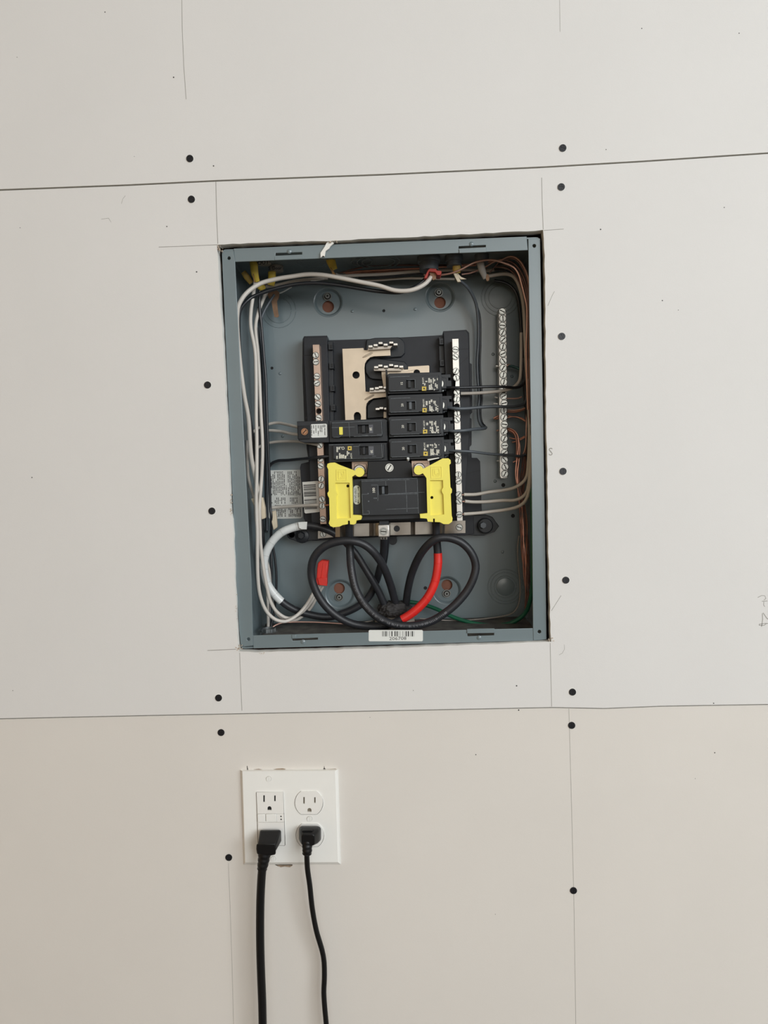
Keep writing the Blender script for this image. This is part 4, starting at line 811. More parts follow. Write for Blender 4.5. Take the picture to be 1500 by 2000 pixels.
# black verticals
bw = [([(507, 568, .07), (507, 600, .072), (511, 640, .075), (515, 690, .078), (519, 740, .08), (521, 800, .082), (523, 860, .084), (525, 904, .086), (527, 948, .088), (528, 992, .09), (530, 1010, .09), (529, 1060, .1), (530, 1110, .1), (528, 1180, .1), (526, 1228, .09)], 2.7, 'black_wire', 'black wire hugging the right of the left bundle all the way down'),
      ([(536, 575, .09), (525, 592, .09), (513, 615, .088), (508, 640, .086), (513, 690, .088), (516, 740, .09), (519, 800, .092), (520, 860, .094), (522, 920, .096), (522, 980, .098), (522, 1036, .1)], 2.6, 'grey_wire', 'dark grey wire slanting down left from the brown paper strip'),
      ([(505, 600, .09), (508, 650, .09), (511, 700, .095), (514, 760, .1), (516, 830, .1), (518, 900, .1), (519, 960, .102), (520, 1040, .104)], 2.8, 'black_wire', 'black wire deep between the two white wires'),
      ([(503, 640, .1), (505, 720, .1), (506, 820, .104), (508, 930, .106), (514, 1040, .108), (519, 1120, .108)], 2.6, 'black_wire', 'black wire at the back behind the left white wires'),
      ([(532, 1060, .108), (538, 1100, .109), (540, 1140, .109), (536, 1190, .108), (529, 1226, .1)], 2.4, 'black_wire', 'black wire curving at the lower left behind the taped cable')]
for pts, r_, m_, lb in bw: wire('insulated_wire', lb, 'wire', pts, r_, m_, LW)
wire('insulated_wire', 'upper white wire entering the end of the long breaker', 'wire', [(490, 862, .09), (491, 848, .092), (500, 839, .098), (512, 833, .103), (530, 827, .104), (545, 826, .10), (560, 829, .09), (573, 832, .078), (586, 835, .07)], 2.9, 'white_wire_aged', LW)
wire('insulated_wire', 'printed white wire just under it, entering the long breaker', 'wire', [(521, 841, .106), (532, 841, .103), (550, 843, .095), (568, 847, .08), (586, 849, .068)], 3.0, 'white_wire', LW)
wire('insulated_wire', 'white wire running to the left neutral bar under the long breaker', 'wire', [(494, 892, .084), (498, 880, .088), (506, 873, .1), (522, 866, .103), (540, 863, .1), (560, 862, .093), (582, 862.5, .084), (600, 865, .074), (622, 869, .064)], 2.8, 'white_wire_aged', LW)
wire('insulated_wire', 'black wire curving to the lower left breaker', 'wire', [(524, 915, .108), (530, 906, .107), (543, 900, .104), (562, 899, .098), (585, 897, .085), (605, 895, .068), (622, 893, .0585), (645, 891, .058)], 3.1, 'black_wire', LW)
wire('insulated_wire', 'white wire crossing the warning label to the left neutral bar', 'wire', [(530, 992, .1), (545, 990.5, .098), (570, 989, .088), (595, 987.5, .076), (612, 986.5, .066), (623, 986, .062)], 3.3, 'white_wire', LW)
wire('bare_wire', 'short bare copper end peeking out beside the left yellow guard', 'wire', [(634, 987, .064), (643, 986, .062)], 1.8, 'copper')
# sliver of paper, copper and reddish filler between the wires
wire('insulated_wire', 'short white wire dropping from the brown paper strip', 'wire', [(521, 572, .096), (513, 588, .09), (506, 606, .084)], 3.0, 'white_wire', LW)
# red cap
q = MB(); q.prism([(627.5, 1094), (641.3, 1096), (640, 1112), (638.5, 1124), (638, 1144), (617, 1142.5), (616, 1136), (618, 1128), (619, 1110), (621, 1099)], 0.084, 0.098); rc = mk('wire_cap', q, 'red_cap', label='red plastic cap closing the ends of the looped white wires', cat='wire cap', bevel=0.0012)
q = MB(); q.prism([(620, 1129), (638.6, 1128), (639, 1144.5), (623, 1143)], 0.0825, 0.085); mk('collar', q, 'red_cap', rc, bevel=0.0006)
q = MB(); q.tube(wpath([(632, 1100, .0842), (627, 1130, .0842)]), 0.0009, 8); mk('fold', q, 'red_cap', rc, bevel=0.0006)

# ---------------------------------------------------------------- service cables
def cable(label, pts, rpx, m='black_cable', nm='service_cable'):
    path = wpath(pts, 0.0035); ym = sum(p[2] for p in pts) / len(pts); r_ = rpx * M(ym)
    t = thing(nm, pts[0][0], pts[0][1], pts[0][2], label, 'cable', 'thick service cables at the bottom')
    q = MB(); q.tube(path, r_, 16); mk('jacket', q, m, t)
    return t, path, r_
def sleeve(t, path, r_, i0, i1, m, name, seams=0):
    seg = path[i0:i1]; q = MB(); rr = np.ones(len(seg)) * r_ * 1.09
    q.tube(seg, rr, 18); sl = mk(name, q, m, t)
    if seams:
        q = MB(); T = np.gradient(seg, axis=0); T /= np.linalg.norm(T, axis=1)[:, None]
        for i in range(3, len(seg) - 2, seams):
            u = np.cross(T[i], (0, 1, 0)); u /= np.linalg.norm(u); v = np.cross(T[i], u)
            pts = [seg[i] + T[i] * 0.0012 * math.sin(a) + r_ * 1.092 * (math.cos(a) * u + math.sin(a) * v) for a in np.linspace(0, 2 * math.pi, 22)]
            q.tube(pts, 0.00022, 4)
        mk('tape_edge', q, 'tape_seam' if 'white' in m else m, sl)
    return sl
def idx(path, px, py, y):
    return int(np.argmin(np.linalg.norm(path - P(px, py, y), axis=1)))
K1 = [(682, 1010, .056), (682, 1035, .062), (683, 1057, .066), (684, 1085, .062), (686, 1110, .057), (693, 1145, .053), (706, 1172, .05), (725, 1195, .047), (745, 1210, .045), (768, 1219, .044), (795, 1222.5, .044), (820, 1220, .045), (845, 1212, .046), (868, 1198, .046), (891, 1179, .047), (912, 1154, .048), (925, 1128, .048), (929, 1104, .048), (920, 1079, .046), (900, 1059, .044), (872, 1050, .043), (847, 1055, .044), (823, 1080, .056), (806, 1115, .074), (797, 1150, .088), (793, 1180, .098)]
t1, p1, r1 = cable('black printed service cable from the left guard looping round to the lower right', K1, 7.8)
K3 = [(851, 1008, .056), (852, 1035, .062), (853, 1057, .064), (855, 1080, .066), (855, 1105, .066), (849, 1138, .066), (835, 1167, .066), (814, 1190, .066), (790, 1207, .066), (765, 1218, .066), (738, 1223, .066), (708, 1222, .066), (682, 1216, .064), (655, 1201, .062), (633, 1180, .06), (616, 1152, .058), (608, 1122, .056), (612, 1092, .052), (630, 1070, .048), (655, 1059, .046), (682, 1056, .045), (708, 1062, .047), (730, 1079, .052), (749, 1107, .064), (762, 1140, .08), (772, 1176, .095)]
t3, p3, r3 = cable('black service cable with red tape from the right guard looping to the lower left', K3, 7.8)
sleeve(t3, p3, r3, idx(p3, 854.5, 1081, .066), idx(p3, 779, 1213, .066), 'red_tape', 'red_tape_wrap', 6)
K2 = [(750, 1046, .066), (750, 1060, .074), (748, 1085, .086), (742, 1110, .095), (735, 1135, .103), (722, 1163, .107), (703, 1182, .108), (675, 1196, .108), (640, 1205, .105), (600, 1199, .098), (570, 1188, .092), (545, 1170, .088), (524, 1143, .084), (516, 1112, .082), (518, 1085, .08), (530, 1060, .078), (550, 1040, .076), (578, 1029, .076), (602, 1026.5, .076), (628, 1031, .078), (652, 1041, .082), (672, 1056, .086), (695, 1082, .088), (712, 1108, .088), (726, 1131, .089), (740, 1156, .094), (752, 1184, .1)]
t2, p2, r2 = cable('black service cable with white tape from the silver neutral lug looping round the left', K2, 7.2)
sleeve(t2, p2, r2 * 1.02, idx(p2, 552, 1175, .089), idx(p2, 599, 1026.5, .076), 'white_tape', 'white_tape_wrap', 5)
q = MB(); q.prism([(582, 1020), (600, 1019), (599, 1034), (590, 1034), (584, 1031)], 0.0675, 0.0685); mk('torn_tape_end', q, 'white_tape', t2, bevel=0.0003)
# pale printing along the first cable
q = MB(); r = random.Random(21); N = len(p1)
i0, i1 = idx(p1, 684, 1075, .064), idx(p1, 880, 1190, .046); seg = p1[i0:i1]; T = np.gradient(seg, axis=0); T /= np.linalg.norm(T, axis=1)[:, None]
s_acc = 0
for i in range(len(seg) - 1):
    for k in range(2):
        if r.random() < 0.24: continue
        c = seg[i] + (seg[i + 1] - seg[i]) * (k * 0.5 + 0.1); u = np.cross(T[i], (0, 1, 0)); u /= np.linalg.norm(u)
        view = c - CAM; view /= np.linalg.norm(view); off = u * r1 * 0.12; c = c - np.array([0, 1, 0]) * r1 * 0.995 + off
        a, b, L = T[i] * 0.00048, u * 0.00105, r.choice([0, 1, 2])
        w_ = 0.00024
        def seg_quad(p, d):
            d = np.array(d); L_ = np.linalg.norm(d); n_ = np.cross(d / L_, (0, 1, 0)) * w_
            q.add([p + n_, p + d + n_, p + d - n_, p - n_], [(0, 1, 2, 3)])
        seg_quad(c - b, 2 * b)
        if L: seg_quad(c - b, 2 * a); 
        if L == 2: seg_quad(c + b, 2 * a); seg_quad(c + 2 * a - b, 2 * b)
mk('cable_print', q, 'cable_print', t1, smooth=False, kind='stuff')
# the black plastic tail at the lug
wire('insulated_wire', 'glossy black wire beside the neutral cable under the lug', 'wire', [(757, 1046, .07), (757, 1060, .076), (755, 1085, .09), (749, 1118, .106)], 3.2, 'black_wire')
q = MB()
for k in range(5): q.tube([P(744 + k * 2.7, 1046, .062 + .001 * (k % 2)), P(744.5 + k * 2.6, 1053, .064 + .001 * (k % 2))], 0.0011, 6)
mk('bare_strands', q, 'tin', t2, label='silver aluminium strands')
# duct seal over the conduit mouth
me_b = bmesh.new(); bmesh.ops.create_icosphere(me_b, subdivisions=5, radius=1.0)
c = P(771, 1190, 0.100); sx, sy, sz = 31 * M(.1), 0.013, 16 * M(.1)
from mathutils import noise
for v in me_b.verts:
    n1 = noise.noise(v.co * 2.2) * 0.16 + noise.noise(v.co * 6.5) * 0.16 + abs(noise.noise(v.co * 12)) * 0.14
    v.co *= 1 + n1; v.co = Vector((v.co.x * sx, v.co.y * sy, v.co.z * sz))
me = bpy.data.meshes.new('duct_seal'); me_b.to_mesh(me); me_b.free(); me.materials.append(MATS['duct_seal']); me.shade_smooth()
ob = link('duct_seal', me, c); tag(ob, 'crumpled lump of dark grey duct seal where the thick cables enter', 'duct seal')
zb = float(P(771, 1262, FY)[2]) + 0.002; c = P(771, 1206, 0.094)
q = MB(); q.cyl((c[0], 0.092, c[2]), (0, 0, -1), [(0, 0.021), (0.0004, 0.0255), (float(c[2]) - zb - 0.001, 0.0265)], 32); mk('conduit_end', q, 'conduit', label='beige conduit mouth below the duct seal', cat='conduit')
# locknut and connector at the bottom left
x0 = P(525, 1234, 0.07); zb = float(P(525, 1266, FY)[2]) + 0.0022
q = MB(); R = 17 * M(.07); pts = []
for k in range(48):
    a = 2 * math.pi * k / 48; rr = R * (1.0 if k % 6 < 4 else 1.10); pts.append((rr * math.cos(a), rr * math.sin(a)))
hh = [(R * .74 * math.cos(a), R * .74 * math.sin(a)) for a in np.linspace(0, 2 * math.pi, 28, endpoint=False)]
tmp = MB(); tmp.prismw(pts, 0, 0.004, holes=[hh]); tmp.prismw([(x * .8, z * .8) for x, z in pts], 0.004, 0.008, holes=[[(x * .95, z * .95) for x, z in hh]])
q.add([(x0[0] + x, 0.07 + z, zb + y) for x, y, z in tmp.v], tmp.f); mk('locknut', q, 'zinc', label='toothed zinc locknut on the floor of the box at the lower left', cat='locknut')
# green ground wire
wire('insulated_wire', 'green insulated wire sweeping from the duct seal to the lower right', 'wire', [(790, 1175, .108), (812, 1177, .108), (835, 1183, .105), (858, 1192, .10), (880, 1203, .095), (905, 1212, .09), (935, 1219, .085), (965, 1221.5, .082), (990, 1219, .08), (1010, 1211, .078), (1026, 1197, .075), (1035, 1175, .07), (1039, 1150, .066), (1040, 1120, .062), (1040, 1060, .058), (1040, 1000, .056), (1038, 950, .056)], 4.0, 'green_wire')
wire('insulated_wire', 'thin green wire from the side of the ground bar to the right bundle', 'wire', [(991, 714, .104), (1003, 716, .102), (1016, 721, .1), (1026, 724, .098)], 2.6, 'teal_wire')

# ---------------------------------------------------------------- wires on the right
RW = 'wires on the right side of the box'
W_ = lambda lb, pts, r_, m_, nm='insulated_wire': wire(nm, lb, 'wire', pts, r_, m_, RW)
W_('black wire from the top right breaker', [(872, 757, .062), (888, 757, .057), (905, 757, .058), (935, 756, .062), (965, 755, .066), (990, 756, .07), (1008, 757, .076), (1020, 752, .08), (1026, 735, .082), (1024, 700, .082)], 2.7, 'black_wire')
W_('white wire from the right neutral bar just below it', [(900, 768.5, .07), (925, 768, .07), (950, 766.5, .07), (975, 764, .072), (995, 760, .076), (1008, 752, .08), (1015, 742, .083), (1017, 728, .085), (1018, 700, .086), (1018, 650, .088)], 3.1, 'white_wire_aged')
W_('dark grey wire from the second breaker', [(874, 796, .062), (890, 798, .057), (910, 798, .06), (940, 795.5, .064), (965, 794, .068), (990, 794.5, .072), (1010, 793, .08), (1026, 786, .085), (1030, 760, .087)], 3.1, 'grey_wire')
W_('black wire arching down from the dull yellow sheath and hooking back to the third breaker', [(897, 548, .07), (908, 556, .075), (920, 571, .082), (930, 595, .09), (934, 630, .095), (934, 670, .096), (932, 705, .096), (933, 740, .096), (936, 775, .094), (934, 800, .092), (936, 822, .09), (942, 833, .086), (949, 835, .08), (944, 837, .074), (925, 838.5, .066), (905, 841, .058), (885, 842, .057), (872, 840, .062)], 3.0, 'grey_wire')
W_('second black wire following the arch beside the grey one', [(903, 552, .08), (916, 565, .088), (927, 588, .095), (937, 620, .1), (938, 670, .102), (937, 705, .103), (938, 740, .103), (941, 775, .102), (938, 805, .1), (941, 825, .098), (947, 832, .094)], 2.2, 'black_wire')
W_('dark grey wire from the lowest right breaker', [(876, 880, .062), (895, 881, .057), (920, 882, .06), (950, 886, .068), (975, 888, .074), (1000, 889, .08), (1015, 891, .085), (1026, 888, .09)], 2.6, 'grey_wire')
W_('highest of the three white wires curving to the lower right neutral bar', [(906, 966, .068), (930, 965.5, .07), (955, 961, .072), (980, 958, .074), (1003, 953, .072), (1020, 943, .068), (1029, 930, .064), (1032, 905, .062), (1034, 860, .062), (1033, 800, .064), (1031, 740, .066)], 3.3, 'white_wire_aged')
W_('middle of the three white wires curving to the lower right neutral bar', [(908, 979, .068), (925, 980.5, .07), (950, 980, .072), (980, 977.5, .072), (1005, 977, .07), (1020, 971, .066), (1029, 960, .062), (1034, 935, .058), (1036, 890, .056), (1037, 850, .055)], 3.3, 'white_wire_aged')
W_('lowest of the three white wires curving to the lower right neutral bar', [(906, 1004, .068), (935, 1002, .07), (960, 999, .072), (985, 996, .07), (1008, 991, .066), (1022, 983, .062), (1031, 968, .058), (1035, 945, .054), (1037, 910, .051), (1038, 860, .05)], 3.3, 'white_wire_aged')
for i, (y, a, b) in enumerate(((966.3, 898, 908), (979.3, 898, 910), (1004.3, 899, 908))): wire('bare_wire', ('upper', 'middle', 'lower')[i] + ' bare wire end in the foot of the right neutral bar', 'wire', [(a, y + .3, .07), (b, y, .0695)], 1.5, 'copper_pale')
# long runs down the right side
W_('thick white wire bending from the top right down the side', [(951, 540, .085), (965, 537.5, .085), (985, 535, .085), (1000, 538, .085), (1010, 549, .084), (1018, 572, .082), (1023, 600, .08), (1025, 640, .078), (1027, 690, .074), (1030, 740, .07), (1033, 800, .068)], 3.5, 'white_wire_aged')
W_('upper white wire bending round the top right corner', [(948, 529, .098), (965, 527, .098), (985, 523.5, .098), (1000, 525, .096), (1012, 537, .094), (1020, 560, .09), (1025, 590, .086), (1028, 630, .082), (1030, 690, .08), (1032, 760, .078)], 3.2, 'white_wire_aged')
W_('bare copper wire arching over the others in the top right corner', [(828, 537, .065), (855, 537.5, .062), (880, 534, .056), (900, 526.5, .052), (925, 513.5, .05), (945, 508.5, .05), (965, 508, .05), (985, 514, .05), (1003, 522, .05), (1013, 536, .05), (1020, 560, .05), (1025, 580, .05), (1029, 600, .05), (1029, 640, .05), (1028, 680, .05), (1029, 740, .052), (1031, 800, .056)], 1.9, 'copper_pale', 'bare_wire')
W_('bare copper wire highest in the top right corner', [(982, 507, .056), (992, 502, .056), (1003, 501.5, .055), (1014, 508, .054), (1024, 523, .052), (1032, 545, .05), (1035, 575, .05)], 1.7, 'copper_pale', 'bare_wire')
W_('bare copper wire just under the highest one in the top right corner', [(985, 509, .062), (995, 505, .062), (1006, 506, .06), (1017, 517, .058), (1027, 537, .056), (1032, 565, .054), (1034, 620, .054), (1035, 700, .054)], 1.6, 'copper_dull', 'bare_wire')
for i, (dx, dy, dep, m_) in enumerate(((0, 0, .07, 'copper_dull'), (-3, 4, .075, 'copper_dull'), (-5, 9, .08, 'black_wire'), (-7, 13, .085, 'copper_dull'), (-9, 19, .09, 'black_wire'))):
    W_(('first', 'second', 'third', 'fourth', 'fifth')[i] + ' strand inwards of the dark bundle rounding the top right corner', [(975 + dx, 508 + dy, dep + .005), (992 + dx, 509 + dy, dep), (1008 + dx, 518 + dy, dep), (1021 + dx, 537 + dy, dep - .004), (1029 + dx * .8, 562 + dy, dep - .006), (1033 + dx * .5, 600, dep - .008), (1034 + dx * .4, 680, dep - .008), (1034 + dx * .3, 780, dep - .008), (1035 + dx * .3, 860, dep - .008)], 1.7 if 'copper' in m_ else 2.6, m_, 'bare_wire' if 'copper' in m_ else 'insulated_wire')
W_('black wire running down between the white ones on the right', [(965, 548, .104), (985, 552, .104), (1000, 561, .104), (1010, 577, .104), (1015, 605, .103), (1019, 660, .1), (1022, 720, .098), (1026, 780, .096), (1030, 840, .09), (1031, 900, .09)], 3.0, 'black_wire')
W_('thick black wire at the right of the ground bar', [(1020, 700, .092), (1024, 740, .09), (1028, 785, .086), (1033, 830, .08), (1034, 880, .08), (1032, 920, .082)], 3.4, 'black_wire')
# copper across the top
top_c = [([(664, 533, .085), (690, 526, .085), (720, 520, .085), (750, 517.5, .085), (790, 518, .085), (820, 518.5, .086), (858, 518, .086), (905, 516, .086)], 1.6, 'copper_dull'), ([(670, 533, .088), (700, 530, .086), (740, 528, .08), (775, 526, .08), (820, 524, .08), (860, 521.5, .08), (930, 518, .082)], 1.7, 'copper'),
         ([(675, 534, .092), (720, 532, .09), (770, 530, .088), (820, 527, .086), (870, 520.5, .084), (930, 515, .084), (975, 508, .08)], 1.6, 'copper'), ([(640, 545, .1), (600, 548, .1), (560, 553, .098), (530, 556, .095), (510, 556, .09)], 1.5, 'copper_dull'), ([(902, 536, .075), (920, 533, .075), (935, 527, .074), (950, 520, .072), (965, 511, .068), (982, 507, .064)], 1.6, 'copper_pale'),
         ([(956, 533, .082), (964, 524, .08), (974, 513, .076), (984, 508, .07)], 1.0, 'copper_dull')]
nm_ = ['highest', 'bright middle', 'lower', 'dark left hand', 'slanting', 'thin crossing']
for i, (pts, r_, m_) in enumerate(top_c): wire('bare_wire', nm_[i] + ' bare copper wire running under the top wall of the box', 'wire', pts, r_, m_, 'wires running under the top wall')
top_w = [([(655, 536, .07), (668, 539, .075), (700, 537.5, .078), (740, 536, .08), (780, 533, .08), (818, 529.5, .082), (860, 528, .084), (905, 527, .09), (948, 529, .098)], 3.1, 'white_wire_aged', 'white wire leaving the yellow sheath to the right'),
         ([(700, 541, .086), (740, 541, .086), (780, 538, .086), (820, 534, .086), (870, 533, .09), (930, 533, .095)], 3.2, 'black_wire', 'black wire below the white one under the top wall'),
         ([(664, 545, .092), (700, 548, .095), (740, 547, .095), (780, 544, .095), (815, 543.5, .092), (850, 544.5, .09), (888, 545, .09)], 2.3, 'white_wire', 'thin white wire curving under the bushings'),
         ([(520, 560, .08), (545, 556, .075), (575, 549, .07), (610, 545, .066), (640, 543, .064)], 3.0, 'white_wire_aged', 'white wire under the thick arch at the upper left'),
         ([(535, 573, .1), (548, 572, .1), (560, 566, .098), (570, 560, .096)], 1.4, 'white_tape', 'short bright wire end beside the brown paper strip'),
         ([(607, 549, .062), (618, 547.5, .061), (633, 545, .06)], 1.3, 'white_tape', 'short bright wire end under the thick arch')]
for pts, r_, m_, lb in top_w: wire('insulated_wire', lb, 'wire', pts, r_, m_, 'wires running under the top wall')
# coppers landing on the ground bar
gw = [([(966, 775.5, .1), (972, 777, .1)], 1.5, 'white_tape', 'upper bright wire tip left of the ground bar'), ([(964, 788, .1), (972, 789, .1)], 1.5, 'white_tape', 'lower bright wire tip left of the ground bar'),
      ([(964, 817, .1), (972, 813, .1), (978, 812, .103)], 1.6, 'copper', 'upper of two copper tips left of the ground bar'), ([(966, 819, .1), (978, 815.5, .103)], 1.5, 'copper', 'lower of two copper tips left of the ground bar'),
      ([(970, 841, .1), (979, 839.5, .103)], 1.6, 'copper_pale', 'pale copper tip left of the ground bar near its middle'), ([(971, 900, .1), (978, 900.5, .103)], 1.4, 'white_tape', 'bright wire tip low on the left of the ground bar'),
      ([(989, 778, .1), (1000, 778.5, .1), (1012, 778, .1), (1019, 775, .1)], 1.5, 'copper_pale', 'short copper wire leaving the ground bar below the white wire'),
      ([(990, 801, .1), (1005, 801.5, .1), (1018, 799.5, .095), (1028, 797, .09), (1028.5, 810, .088), (1028, 840, .088), (1027, 870, .09), (1023, 885, .092), (1020, 890, .095)], 1.5, 'copper_pale', 'copper wire leaving the ground bar and turning straight down'),
      ([(990, 804.5, .102), (1008, 804.5, .102), (1020, 801, .098), (1027, 798.5, .093)], 1.4, 'copper', 'copper wire just below that turning one'),
      ([(991, 816, .1), (1000, 814, .1), (1012, 815, .1), (1022, 820, .098), (1028, 824, .096)], 1.5, 'copper', 'curved copper wire lower on the ground bar'),
      ([(992, 812, .103), (1004, 814.5, .103), (1018, 816, .101), (1026, 821, .099)], 1.4, 'copper', 'copper wire crossing the curved one'),
      ([(995, 855, .1), (1005, 857, .1), (1015, 857, .099), (1025, 852, .097)], 1.4, 'copper', 'copper wire bowed under the ground bar middle'), ([(1000, 864, .1), (1012, 861, .1), (1025, 854.5, .098)], 1.4, 'copper', 'copper wire rising right under the bowed one'),
      ([(1002, 903, .096), (1010, 899, .095), (1016, 895, .094)], 1.5, 'copper', 'short copper wire crossing the twisted bundle')]
for pts, r_, m_, lb in gw: wire('bare_wire', lb, 'wire', pts, r_, m_, 'copper wires on the ground bar')
def strand(ctr, rad_px, phase, pitch, r_px, m_, lb, group):
    path = spline([P(*p) for p in ctr], 0.003); T = np.gradient(path, axis=0); T /= np.linalg.norm(T, axis=1)[:, None]
    s = np.concatenate([[0], np.cumsum(np.linalg.norm(np.diff(path, axis=0), axis=1))]); out = []
    for i in range(len(path)):
        u = np.cross(T[i], (0, 1, 0)); u /= np.linalg.norm(u); v = np.cross(T[i], u); a = phase + 2 * math.pi * s[i] / pitch
        out.append(path[i] + rad_px * M(.09) * (math.cos(a) * u + 0.75 * math.sin(a) * v))
    q = MB(); q.tube(out, r_px * M(.09), 7); mk('bare_wire', q, m_, label=lb, cat='wire', group=group)
C1 = [(990, 839, .100), (1000, 842, .098), (1008, 850, .096), (1012, 870, .095), (1011, 900, .094), (1010, 925, .093), (1013, 950, .092), (1017, 980, .092), (1018, 1010, .092), (1020, 1050, .092), (1023, 1090, .092), (1027, 1130, .093), (1030, 1165, .095), (1028, 1195, .1)]
for k in range(4): strand(C1, 3.0, k * math.pi / 2, 0.13, 1.4, ('copper', 'copper', 'copper_dull', 'copper')[k], 'bare copper ground wire twisted in the main bundle below the ground bar', 'twisted copper bundle on the right')
C2 = [(1030, 860, .1), (1028, 900, .1), (1022, 940, .098), (1022, 980, .098), (1027, 1020, .098), (1029, 1060, .099), (1031, 1100, .1), (1033, 1150, .1)]
for k in range(3): strand(C2, 2.3, k * 2.1, 0.14, 1.3, ('copper_dull', 'copper', 'copper_dull')[k], 'dull bare copper wire in the looser bundle right of the main one', 'looser copper bundle on the right')
C3 = [(1024, 885, .097), (1021, 905, .097), (1018, 930, .097), (1019, 945, .098)]
for k in range(2): strand(C3, 1.8, k * math.pi, 0.08, 1.1, 'copper_dull', 'short dull copper strand between the two twisted bundles', 'short copper strands on the right')
wire('bare_wire', 'thin bare ground wire dropping on the right and running left along the bottom', 'wire', [(1014, 1046, .095), (1011, 1070, .1), (1012, 1100, .105), (1015, 1130, .108), (1016, 1155, .108), (1013, 1180, .107), (1003, 1196, .105), (985, 1203, .103), (950, 1208, .1), (915, 1211, .1), (880, 1212, .1), (845, 1210, .1), (820, 1208, .1)], 1.3, 'grey_jacket')
wire('bare_wire', 'thin bare wire running along the bottom left from the locknut', 'wire', [(532, 1225, .08), (545, 1218, .085), (570, 1215, .09), (610, 1215, .09), (640, 1216.5, .09), (680, 1219, .092)], 1.3, 'copper_pale')
wire('bare_wire', 'short bare wire end under the thick cables', 'wire', [(706, 1216.5, .098), (716, 1214.5, .098), (728, 1212.5, .098)], 1.2, 'grey_jacket')

# ---------------------------------------------------------------- outlet
OY = LY
pt = [(470, 1503.5), (660.5, 1502), (666, 1687.5), (476, 1688)]
out = thing('outlet_plate', 568, 1688, OY, 'white two gang outlet plate with two receptacles on the lower drywall', 'outlet')
q = MB(); front = [XZ(a, b, OY - 0.006) for a, b in ((473.5, 1506.5), (654.5, 1505.5), (660, 1684), (479, 1684.5))]
gf = [XZ(a, b, OY - 0.006) for a, b in rrect(499, 1546.5, 556, 1652, 2.5, 0.0)]
gf = [XZ(a, b, OY - 0.006) for a, b in [(500, 1548), (501.5, 1546.5), (552, 1546.3), (553.6, 1548), (557.5, 1650), (556, 1652), (505, 1652), (503.3, 1650)]]
def duplex(cx, cy, rx=28, ry=23.2, n=9):
    a = math.asin(ry / rx); pts = []
    for t in np.linspace(-a, a, n): pts.append((cx + rx * math.cos(t), cy + rx * math.sin(t)))
    for t in np.linspace(math.pi - a, math.pi + a, n): pts.append((cx + rx * math.cos(t), cy + rx * math.sin(t)))
    return pts
d1, d2 = duplex(603.3, 1568), duplex(605.3, 1631)
h1 = [XZ(a, b, OY - 0.006) for a, b in d1]; h2 = [XZ(a, b, OY - 0.006) for a, b in d2]
q.prismw(front, OY - 0.006, OY - 0.0042, holes=[gf, h1, h2])
bq = [XZ(a, b, OY) for a, b in pt]
ii = inset(front, 0.0)
rim0 = front; n = 4
q.add([(p[0], OY - 0.006, p[1]) for p in front] + [(p[0], OY - 0.0008, p[1]) for p in bq] + [(p[0], OY + 0.0002, p[1]) for p in bq], [(i, (i + 1) % n, n + (i + 1) % n, n + i) for i in range(n)] + [(n + i, n + (i + 1) % n, 2 * n + (i + 1) % n, 2 * n + i) for i in range(n)])
pl_ = mk('wall_plate', q, 'device_white', out)
screw(525, 1521, OY - 0.006, 5, 'plate', ('device_white', 'slot_metal'), pl_, rot=1.55, name='plate_screw'); screw(604.6, 1599, OY - 0.006, 5.3, 'plate', ('device_white', 'slot_metal'), pl_, rot=1.5, name='plate_screw'); screw(533.6, 1677, OY - 0.006, 5, 'plate', ('device_white', 'slot_metal'), pl_, rot=1.5, name='plate_screw')
def slots(q, cx, cy, s=1.0, m=0):
    for (a, b, w_, h_) in ((-10.7, -8, 3, 13.5), (10.6, -8.6, 3, 11.5)):
        yield [(cx + a - w_ / 2, cy + b - h_ / 2), (cx + a + w_ / 2, cy + b - h_ / 2), (cx + a + w_ / 2, cy + b + h_ / 2), (cx + a - w_ / 2, cy + b + h_ / 2)]
    yield [(cx - 4, cy + 14.5), (cx - 4, cy + 10.5)] + arc(cx, cy + 10.7, 4, 180, 360, 8)[1:-1] + [(cx + 4, cy + 10.5), (cx + 4, cy + 14.5)]
# decorator style receptacle with test buttons
GY = OY - 0.0072
sl = list(slots(None, 526.3, 1568)) 
q = MB(); q.prism([(500.6, 1548), (552.3, 1547.2), (555.8, 1651), (504.2, 1651.5)], GY + 0.001, OY + 0.01, holes=[]); gfci = mk('receptacle_body', q, 'device_ivory', out, bevel=0.0005)
q = MB(); q.prism([(501, 1548), (552.8, 1547.3), (554.2, 1588.5), (502.8, 1589)], GY - 0.0004, GY + 0.001, holes=sl); q.prism([(540.5, 1590), (554.2, 1589.8), (554.8, 1605.3), (541, 1605.6)], GY - 0.0001, GY + 0.0012, holes=[circ(548.7, 1594.7, 1.6, 8), circ(549, 1600.5, 1.6, 8)])
q.prism([(503.4, 1607), (554.8, 1606.3), (556, 1651), (505, 1651.3)], GY - 0.0004, GY + 0.001); mk('receptacle_face', q, 'device_ivory', gfci)
q = MB(); 
for s_ in sl: q.prism([(x, y) for x, y in s_], GY + 0.0008, GY + 0.001)
for x, y in ((548.7, 1594.7), (549, 1600.5)): q.prism(circ(x, y, 1.6, 8), GY + 0.0006, GY + 0.001)
mk('slot', q, 'slot_dark', gfci, smooth=False)
for a in ((502.5, 1590.5, 517.4, 1605.5), (519, 1590.3, 539.8, 1605.2)):
    q = MB(); q.prism([(a[0], a[1]), (a[2], a[1] - .2), (a[2] + .5, a[3]), (a[0] + .5, a[3])], GY - 0.001, GY + 0.001); mk('test_button', q, 'device_white', gfci, bevel=0.0005)
